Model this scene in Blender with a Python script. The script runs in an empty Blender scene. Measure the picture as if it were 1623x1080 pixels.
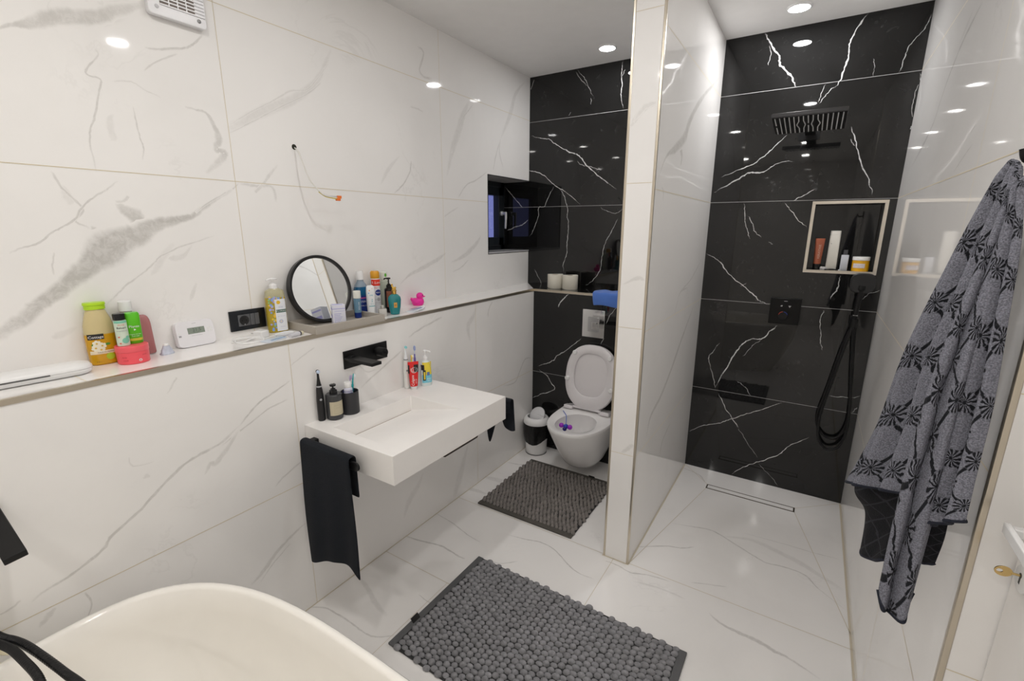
import bpy, bmesh, math, random
from mathutils import Vector, Matrix
random.seed(7)
PI = math.pi
S = bpy.context.scene
COL = S.collection

# ------------------------------------------------------------------ camera
cam_d = bpy.data.cameras.new('camera')
cam = bpy.data.objects.new('camera', cam_d); COL.objects.link(cam)
yaw, pitch, roll = 0.5675, -0.2360, 0.0030
fw = Vector((-math.sin(yaw)*math.cos(pitch), math.cos(yaw)*math.cos(pitch), math.sin(pitch)))
r0 = Vector((math.cos(yaw), math.sin(yaw), 0)); u0 = r0.cross(fw)
rr = math.cos(roll)*r0 + math.sin(roll)*u0
uu = -math.sin(roll)*r0 + math.cos(roll)*u0
M = Matrix((rr, uu, -fw)).transposed().to_4x4(); M.translation = Vector((1.8975, 0.0, 1.623))
cam.matrix_world = M
cam_d.sensor_width = 36; cam_d.sensor_fit = 'HORIZONTAL'
cam_d.lens = 740.0/1623*36
cam_d.clip_start = 0.02
S.camera = cam

# ------------------------------------------------------------------ world (dusk outside the window), exposure
wd = bpy.data.worlds.new('dusk'); S.world = wd; wd.use_nodes = True
wd.node_tree.nodes['Background'].inputs[0].default_value = (0.20, 0.22, 0.52, 1)
wd.node_tree.nodes['Background'].inputs[1].default_value = 1.0
S.view_settings.view_transform = 'Standard'
S.view_settings.look = 'None'
S.view_settings.exposure = 0.0
S.view_settings.gamma = 1.0
S.view_settings.use_curve_mapping = False
S.cycles.use_denoising = True
S.cycles.max_bounces = 14
S.cycles.diffuse_bounces = 8
S.cycles.glossy_bounces = 6
S.cycles.transmission_bounces = 8
S.cycles.caustics_reflective = True
S.cycles.blur_glossy = 1.0
S.cycles.caustics_refractive = False
S.cycles.sample_clamp_indirect = 6.0

# room measures (metres): x along the back wall, y into the room, z up
H = 2.682          # ceiling
D = 0.228          # depth of the ledge along the left wall
ZL = 1.2           # ledge height
YT = 3.21          # black back wall
YL = 2.909         # front of the low black wall behind the toilet
W = 2.2255         # right wall
WD = 2.283         # recess with the door
YR = 1.139         # end of the right wall
XP1, XP2, YP = 1.184, 1.311, 1.996   # partition
YB = -3.0          # wall behind the camera

# ceiling lamps: position, warmth, power in watts
LAMPS = [(0.69, 2.95, 'n', 1.2), (1.68, 2.95, 'n', 2.1), (0.84, 1.27, 'n', 0.68), (1.70, 1.34, 'n', 0.75), (0.86, 0.36, 'w', 1.2),
         (1.64, 0.36, 'w', 1.05), (0.84, -0.80, 'w', 0.9), (1.63, -0.80, 'w', 0.9), (0.80, -2.0, 'w', 0.9), (1.60, -2.0, 'w', 0.9)]
LAMP_COL = {'n': (1.0, 0.985, 0.98), 'w': (1.0, 0.968, 0.92)}
LAMP_POW = 2.95

# ------------------------------------------------------------------ helpers
class MB:
    """collects shapes for ONE mesh object"""
    def __init__(self): self.v = []; self.f = []; self.m = []; self.c = {}; self.uv = {}
    def add(self, vs, fs, m=0):
        b = len(self.v); self.v += [tuple(p) for p in vs]
        for f in fs: self.f.append(tuple(b+i for i in f)); self.m.append(m)
        return b
    def box(self, x0, x1, y0, y1, z0, z1, m=0):
        return self.add([(x0,y0,z0),(x1,y0,z0),(x1,y1,z0),(x0,y1,z0),(x0,y0,z1),(x1,y0,z1),(x1,y1,z1),(x0,y1,z1)],
                 [(0,3,2,1),(4,5,6,7),(0,1,5,4),(1,2,6,5),(2,3,7,6),(3,0,4,7)], m)
    def prism(self, poly, z0, z1, m=0):
        n = len(poly)
        vs = [(x,y,z0) for x,y in poly]+[(x,y,z1) for x,y in poly]
        fs = [tuple(range(n))[::-1], tuple(range(n,2*n))]+[(i,(i+1)%n,n+(i+1)%n,n+i) for i in range(n)]
        return self.add(vs, fs, m)
    def loft(self, rings, m=0, cap0=True, cap1=True, closed=True):
        n = len(rings[0]); vs = [p for r in rings for p in r]; fs = []
        for k in range(len(rings)-1):
            for i in range(n if closed else n-1):
                j = (i+1) % n
                fs.append((k*n+i, k*n+j, (k+1)*n+j, (k+1)*n+i))
        if cap0: fs.append(tuple(range(n))[::-1])
        if cap1: fs.append(tuple(range((len(rings)-1)*n, len(rings)*n)))
        return self.add(vs, fs, m)
    def lathe(self, prof, c=(0,0,0), seg=28, m=0, axis='z', cap0=True, cap1=True):
        rings = []
        for r, z in prof:
            ring = []
            for i in range(seg):
                a = 2*PI*i/seg; x, y = r*math.cos(a), r*math.sin(a)
                p = (x,y,z) if axis=='z' else ((z,x,y) if axis=='x' else (y,z,x))
                ring.append((c[0]+p[0], c[1]+p[1], c[2]+p[2]))
            rings.append(ring)
        return self.loft(rings, m, cap0, cap1)
    def tube(self, pts, r, seg=10, m=0, smooth=4, cap=True):
        pts = [Vector(p) for p in pts]
        if smooth > 1 and len(pts) > 2: pts = spline(pts, smooth)
        n = len(pts); rings = []
        t = (pts[1]-pts[0]).normalized()
        nrm = t.orthogonal().normalized()
        for i in range(n):
            tt = (pts[min(i+1,n-1)]-pts[max(i-1,0)]).normalized()
            q = t.rotation_difference(tt); nrm = (q @ nrm); nrm = (nrm - tt*nrm.dot(tt)).normalized(); t = tt
            b = tt.cross(nrm)
            rad = r[min(int(i*len(r)/n), len(r)-1)] if isinstance(r, (list,tuple)) else (r(i/(n-1)) if callable(r) else r)
            rings.append([tuple(pts[i]+rad*(math.cos(2*PI*k/seg)*nrm+math.sin(2*PI*k/seg)*b)) for k in range(seg)])
        return self.loft(rings, m, cap, cap)
    def grid(self, fn, nu, nv, m=0, uv=None):
        b = len(self.v); vs = []; fs = []
        for j in range(nv+1):
            for i in range(nu+1):
                vs.append(tuple(fn(i/nu, j/nv)))
                if uv: self.uv[b+j*(nu+1)+i] = uv(i/nu, j/nv)
        for j in range(nv):
            for i in range(nu):
                a = j*(nu+1)+i; fs.append((a, a+1, a+nu+2, a+nu+1))
        return self.add(vs, fs, m)
    def sphere(self, c, r, m=0, seg=16, rings=10):
        rx, ry, rz = r if isinstance(r, (tuple,list)) else (r,r,r)
        rg = []
        for k in range(1, rings):
            a = PI*k/rings - PI/2
            rg.append([(c[0]+rx*math.cos(a)*math.cos(2*PI*i/seg), c[1]+ry*math.cos(a)*math.sin(2*PI*i/seg), c[2]+rz*math.sin(a)) for i in range(seg)])
        b = self.loft(rg, m, False, False)
        n = len(self.v); self.v += [(c[0],c[1],c[2]-rz),(c[0],c[1],c[2]+rz)]
        L = b+(rings-2)*seg
        for i in range(seg):
            self.f.append((n, b+(i+1)%seg, b+i)); self.m.append(m)
            self.f.append((n+1, L+i, L+(i+1)%seg)); self.m.append(m)
        return b
    def xform(self, mat, start=0):
        for i in range(start, len(self.v)): self.v[i] = tuple(mat @ Vector(self.v[i]))

def spline(pts, k):
    out = []; n = len(pts)
    for i in range(n-1):
        p0, p1, p2, p3 = pts[max(i-1,0)], pts[i], pts[i+1], pts[min(i+2,n-1)]
        for j in range(k):
            t = j/k
            out.append(0.5*((2*p1)+(p2-p0)*t+(2*p0-5*p1+4*p2-p3)*t*t+(3*p1-p0-3*p2+p3)*t*t*t))
    out.append(pts[-1]); return out

def obj(name, mb, mats, parent=None, angle=38, bevel=0, bseg=2, recalc=True, subsurf=0, solid=0, solid_off=0):
    me = bpy.data.meshes.new(name)
    me.from_pydata(mb.v, [], mb.f)
    if not isinstance(mats, (list,tuple)): mats = [mats]
    for m in mats: me.materials.append(m)
    me.polygons.foreach_set('material_index', mb.m)
    if mb.c:
        at = me.color_attributes.new('vein', 'FLOAT_COLOR', 'POINT')
        for i in range(len(mb.v)):
            a, s = mb.c.get(i, (0, 0)); at.data[i].color = (a, s, 0, 1)
    if mb.uv:
        ul = me.uv_layers.new(name='UVMap')
        for l in me.loops: ul.data[l.index].uv = mb.uv.get(l.vertex_index, (0,0))
    if recalc:
        bm = bmesh.new(); bm.from_mesh(me)
        bmesh.ops.recalc_face_normals(bm, faces=bm.faces); bm.to_mesh(me); bm.free()
    me.polygons.foreach_set('use_smooth', [recalc]*len(me.polygons))
    me.set_sharp_from_angle(angle=math.radians(angle if recalc else 12))
    me.update()
    o = bpy.data.objects.new(name, me); COL.objects.link(o)
    if parent: o.parent = parent
    if solid:
        md = o.modifiers.new('solid', 'SOLIDIFY'); md.thickness = solid; md.offset = solid_off
    if bevel:
        md = o.modifiers.new('bevel', 'BEVEL'); md.width = bevel; md.segments = bseg; md.limit_method = 'ANGLE'; md.angle_limit = math.radians(40)
        md.harden_normals = False
    if subsurf:
        md = o.modifiers.new('sub', 'SUBSURF'); md.levels = subsurf; md.render_levels = subsurf
    return o

def tag(o, label, cat, group=None, kind=None):
    o['label'] = label; o['category'] = cat
    if group: o['group'] = group
    if kind: o['kind'] = kind
    return o
def thing(name, label, cat, loc=(0,0,0), rz=0, group=None, rx=0, ry=0):
    o = bpy.data.objects.new(name, None); COL.objects.link(o)
    o.empty_display_size = 0.05
    o.location = loc; o.rotation_euler = (rx, ry, rz)
    return tag(o, label, cat, group)
def struct(name, mb, mats, parent=None, label=None, **k):
    o = obj(name, mb, mats, parent, **k)
    if parent is None: o['kind'] = 'structure'
    if label: o['label'] = label
    return o
def copy_tree(o, parent=None):
    c = o.copy(); COL.objects.link(c)
    if parent: c.parent = parent
    for ch in list(o.children): copy_tree(ch, c)
    return c

def text_mesh(s, size=1.0):
    cu = bpy.data.curves.new('t', 'FONT'); cu.body = s; cu.size = size; cu.resolution_u = 2
    cu.align_x = 'CENTER'; cu.align_y = 'CENTER'
    o = bpy.data.objects.new('t', cu); COL.objects.link(o)
    dg = bpy.context.evaluated_depsgraph_get()
    me = bpy.data.meshes.new_from_object(o.evaluated_get(dg))
    vs = [tuple(v.co) for v in me.vertices]; fs = [tuple(p.vertices) for p in me.polygons]
    bpy.data.objects.remove(o); bpy.data.curves.remove(cu); bpy.data.meshes.remove(me)
    return vs, fs

# ---- bodies with a front (local +x): profile rows (z, half depth, half width, squareness)
def sec_ring(z, a, b, n, seg=32):
    r = []
    for i in range(seg):
        t = 2*PI*i/seg; c, s = math.cos(t), math.sin(t)
        r.append((a*math.copysign(abs(c)**(2/n), c), b*math.copysign(abs(s)**(2/n), s), z))
    return r
def body(mb, prof, m=0, seg=32): return mb.loft([sec_ring(*p, seg=seg) for p in prof], m)
def front_x(prof, y, z):
    for p, q in zip(prof, prof[1:]):
        if p[0] <= z <= q[0] or q is prof[-1]:
            t = 0 if q[0]==p[0] else min(1, max(0, (z-p[0])/(q[0]-p[0])))
            a, b, n = [p[k]+(q[k]-p[k])*t for k in (1,2,3)]
            k = min(0.995, abs(y)/b)
            return a*(1-k**n)**(1/n)
    return 0
def patch(mb, prof, y0, y1, z0, z1, off, m=0, nu=14, nv=6):
    mb.grid(lambda u, v: (front_x(prof, y0+(y1-y0)*u, z0+(z1-z0)*v)+off, y0+(y1-y0)*u, z0+(z1-z0)*v), nu, nv, m)
def disc(mb, prof, cy, cz, r, off, m=0, seg=20, rz=None, sq=1):
    rz = rz or r
    vs = [(front_x(prof, cy, cz)+off, cy, cz)]; fs = []; nr = 4 if r > 0.006 else 2
    for k in range(1, nr+1):
        for i in range(seg):
            t = 2*PI*i/seg; y, z = cy+r*k/nr*math.cos(t), cz+rz*k/nr*math.sin(t)
            vs.append((front_x(prof, y, z)+off, y, z))
    for i in range(seg):
        j = (i+1) % seg; fs.append((0, 1+i, 1+j))
        for k in range(nr-1): fs.append((1+k*seg+i, 1+(k+1)*seg+i, 1+(k+1)*seg+j, 1+k*seg+j))
    mb.add(vs, fs, m)
def text_on(mb, prof, s, cy, cz, h, off, m=0, rot=0):
    vs, fs = text_mesh(s, h*1.4)
    c, sn = math.cos(rot), math.sin(rot)
    out = []
    for x, y, _ in vs:
        yy, zz = cy+x*c-y*sn, cz+x*sn+y*c
        out.append((front_x(prof, yy, zz)+off, yy, zz))
    mb.add(out, fs, m)
def flat_text(mb, s, h, org, right, up, nrm, off=0.0006, m=0):
    vs, fs = text_mesh(s, h*1.4); o = Vector(org); R, U, N = Vector(right), Vector(up), Vector(nrm)
    mb.add([tuple(o+R*x+U*y+N*off) for x, y, _ in vs], fs, m)

# ------------------------------------------------------------------ materials
def mat(name, col, rough=0.4, metal=0.0, trans=0.0, bump=0.0, bscale=200, var=0.03, vscale=12, emit=None, estr=0, ior=1.45, coat=0, sheen=0, sss=0):
    m = bpy.data.materials.new(name); m.use_nodes = True
    nt = m.node_tree; p = nt.nodes['Principled BSDF']
    tc = nt.nodes.new('ShaderNodeTexCoord')
    nz = nt.nodes.new('ShaderNodeTexNoise'); nz.inputs['Scale'].default_value = vscale; nz.inputs['Detail'].default_value = 3
    nt.links.new(tc.outputs['Object'], nz.inputs['Vector'])
    mx = nt.nodes.new('ShaderNodeMix'); mx.data_type = 'RGBA'
    mx.inputs[6].default_value = (*[c*(1-var) for c in col], 1); mx.inputs[7].default_value = (*[min(1, c*(1+var)) for c in col], 1)
    nt.links.new(nz.outputs['Fac'], mx.inputs[0]); nt.links.new(mx.outputs[2], p.inputs['Base Color'])
    p.inputs['Roughness'].default_value = rough; p.inputs['Metallic'].default_value = metal
    p.inputs['Transmission Weight'].default_value = trans; p.inputs['IOR'].default_value = ior
    p.inputs['Coat Weight'].default_value = coat
    p.inputs['Sheen Weight'].default_value = sheen
    if sss: p.inputs['Subsurface Weight'].default_value = sss; p.inputs['Subsurface Radius'].default_value = (0.01,0.01,0.01)
    if emit: p.inputs['Emission Color'].default_value = (*emit, 1); p.inputs['Emission Strength'].default_value = estr
    if bump:
        n2 = nt.nodes.new('ShaderNodeTexNoise'); n2.inputs['Scale'].default_value = bscale; n2.inputs['Detail'].default_value = 2
        nt.links.new(tc.outputs['Object'], n2.inputs['Vector'])
        b = nt.nodes.new('ShaderNodeBump'); b.inputs['Strength'].default_value = bump; b.inputs['Distance'].default_value = 0.004
        nt.links.new(n2.outputs['Fac'], b.inputs['Height']); nt.links.new(b.outputs['Normal'], p.inputs['Normal'])
    return m

class NG:
    """small node-graph writer"""
    def __init__(self, m): self.nt = m.node_tree
    def n(self, t, **k):
        x = self.nt.nodes.new(t)
        for a, v in k.items(): setattr(x, a, v)
        return x
    def set(self, sock, v):
        if hasattr(v, 'links') or isinstance(v, bpy.types.NodeSocket): self.nt.links.new(v, sock)
        else: sock.default_value = v
    def math(self, op, a, b=0.0, c=0.0, clamp=False):
        x = self.n('ShaderNodeMath', operation=op, use_clamp=clamp)
        for i, v in enumerate((a, b, c)): self.set(x.inputs[i], v)
        return x.outputs[0]
    def smooth(self, v, lo, hi):
        x = self.n('ShaderNodeMapRange', interpolation_type='SMOOTHSTEP')
        self.set(x.inputs[0], v); x.inputs[1].default_value = lo; x.inputs[2].default_value = hi
        return x.outputs[0]
    def mix(self, f, a, b):
        x = self.n('ShaderNodeMix', data_type='RGBA'); self.set(x.inputs[0], f)
        self.set(x.inputs[6], (*a,1) if isinstance(a, tuple) else a); self.set(x.inputs[7], (*b,1) if isinstance(b, tuple) else b)
        return x.outputs[2]
    def noise(self, vec, scale, detail=4, rough=0.55, dist=0.0):
        x = self.n('ShaderNodeTexNoise'); self.nt.links.new(vec, x.inputs['Vector'])
        x.inputs['Scale'].default_value = scale; x.inputs['Detail'].default_value = detail
        x.inputs['Roughness'].default_value = rough; x.inputs['Distortion'].default_value = dist
        return x.outputs['Fac']

def marble(name, base, dark, vein, rough, cloud_scale=2.0, black=False):
    m = bpy.data.materials.new(name); m.use_nodes = True
    g = NG(m); p = m.node_tree.nodes['Principled BSDF']
    tc = g.n('ShaderNodeTexCoord').outputs['Object']
    c1 = g.noise(tc, cloud_scale, 5, 0.6, 0.6)
    f1 = g.smooth(c1, 0.40, 0.75)
    col = g.mix(f1, base, dark)
    if black:
        c2 = g.noise(tc, 14, 8, 0.7, 1.5)
        col = g.mix(g.math('MULTIPLY', g.smooth(c2, 0.58, 0.80), 0.5), col, (0.06,0.06,0.06))
        c3 = g.noise(tc, 75, 5, 0.75, 1.0)
        col = g.mix(g.math('MULTIPLY', g.smooth(c3, 0.62, 0.78), 0.3), col, (0.12,0.12,0.12))
    else:
        # hair-fine veins far apart
        c2 = g.noise(tc, 1.3, 6, 0.62, 1.1)
        ln = g.math('ABSOLUTE', g.math('SUBTRACT', c2, 0.5))
        ln = g.math('SUBTRACT', 1.0, g.smooth(ln, 0.0, 0.012))
        gate = g.smooth(g.noise(tc, 2.3, 2), 0.56, 0.68)
        col = g.mix(g.math('MULTIPLY', g.math('MULTIPLY', ln, gate), 0.10), col, vein)
    at = g.n('ShaderNodeAttribute', attribute_name='vein')
    sp = g.n('ShaderNodeSeparateColor'); m.node_tree.links.new(at.outputs['Color'], sp.inputs[0])
    n3 = g.noise(tc, 90 if black else 55, 5, 0.7)
    if black:
        n4 = g.noise(tc, 24, 3, 0.6)
        k = g.math('MULTIPLY', sp.outputs[0], g.math('ADD', g.math('ADD', g.math('MULTIPLY', n3, 1.5), g.math('MULTIPLY', n4, 1.3)), -0.68))
        f = g.math('MULTIPLY', g.smooth(k, 0.10, 0.62), sp.outputs[1])
    else:
        n4 = g.noise(tc, 9, 5, 0.7)
        k = g.math('MULTIPLY', sp.outputs[0], g.math('ADD', g.math('ADD', g.math('MULTIPLY', n3, 0.9), g.math('MULTIPLY', n4, 0.9)), -0.05))
        tex = g.math('ADD', g.math('MULTIPLY', g.smooth(g.noise(tc, 30, 6, 0.75, 0.8), 0.36, 0.60), 0.42), 0.74)
        f = g.math('MULTIPLY', g.smooth(k, 0.05, 0.80), g.math('MULTIPLY', sp.outputs[1], tex))
    col = g.mix(f, col, vein)
    m.node_tree.links.new(col, p.inputs['Base Color'])
    p.inputs['Roughness'].default_value = rough; p.inputs['IOR'].default_value = 1.5
    return m

MARBLE = marble('white_marble_tile', (0.88,0.867,0.852), (0.85,0.837,0.822), (0.42,0.405,0.38), 0.045)
MARBLE_FLOOR = marble('white_marble_floor', (0.86,0.845,0.832), (0.82,0.805,0.792), (0.38,0.365,0.35), 0.10)
BLACK = marble('black_marble_tile', (0.007,0.007,0.007), (0.013,0.013,0.013), (0.72,0.72,0.72), 0.025, 3.0, True)
GROUT = mat('cream_grout', (0.66,0.58,0.40), 0.7, var=0.05)
GROUT_GREY = mat('grey_grout', (0.42,0.42,0.42), 0.6)
GROUT_TAN = mat('tan_grout', (0.60,0.54,0.43), 0.7)
PAINT = mat('ceiling_paint', (0.89,0.88,0.87), 0.8, bump=0.05, bscale=300)
TRIM = mat('champagne_metal', (0.62,0.56,0.46), 0.28, 1.0)
MBLACK = mat('matt_black_metal', (0.005,0.005,0.0055), 0.42, 0.0, ior=1.35)
FRAME = mat('anthracite_frame', (0.012,0.016,0.020), 0.35)
WHITE = mat('white_plastic', (0.80,0.80,0.80), 0.3)
WHITE_G = mat('white_gloss_acrylic', (0.89,0.865,0.815), 0.08)
SOLID = mat('matt_white_stone', (0.86,0.84,0.82), 0.42)
CERAMIC = mat('white_ceramic', (0.86,0.85,0.845), 0.07)
SEATP = mat('white_seat_plastic', (0.76,0.735,0.75), 0.3)
CHROME = mat('chrome', (0.80,0.80,0.80), 0.05, 1.0)
MIRROR = mat('mirror_glass', (0.88,0.90,0.90), 0.005, 1.0, var=0.0)
DOORP = mat('white_door_lacquer', (0.82,0.80,0.78), 0.25)
BRASS = mat('brass', (0.72,0.52,0.22), 0.25, 1.0)
def glass(name, col, rough=0.02, ior=1.45):
    return mat(name, col, rough, 0, 1.0, ior=ior, var=0.01)

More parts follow.
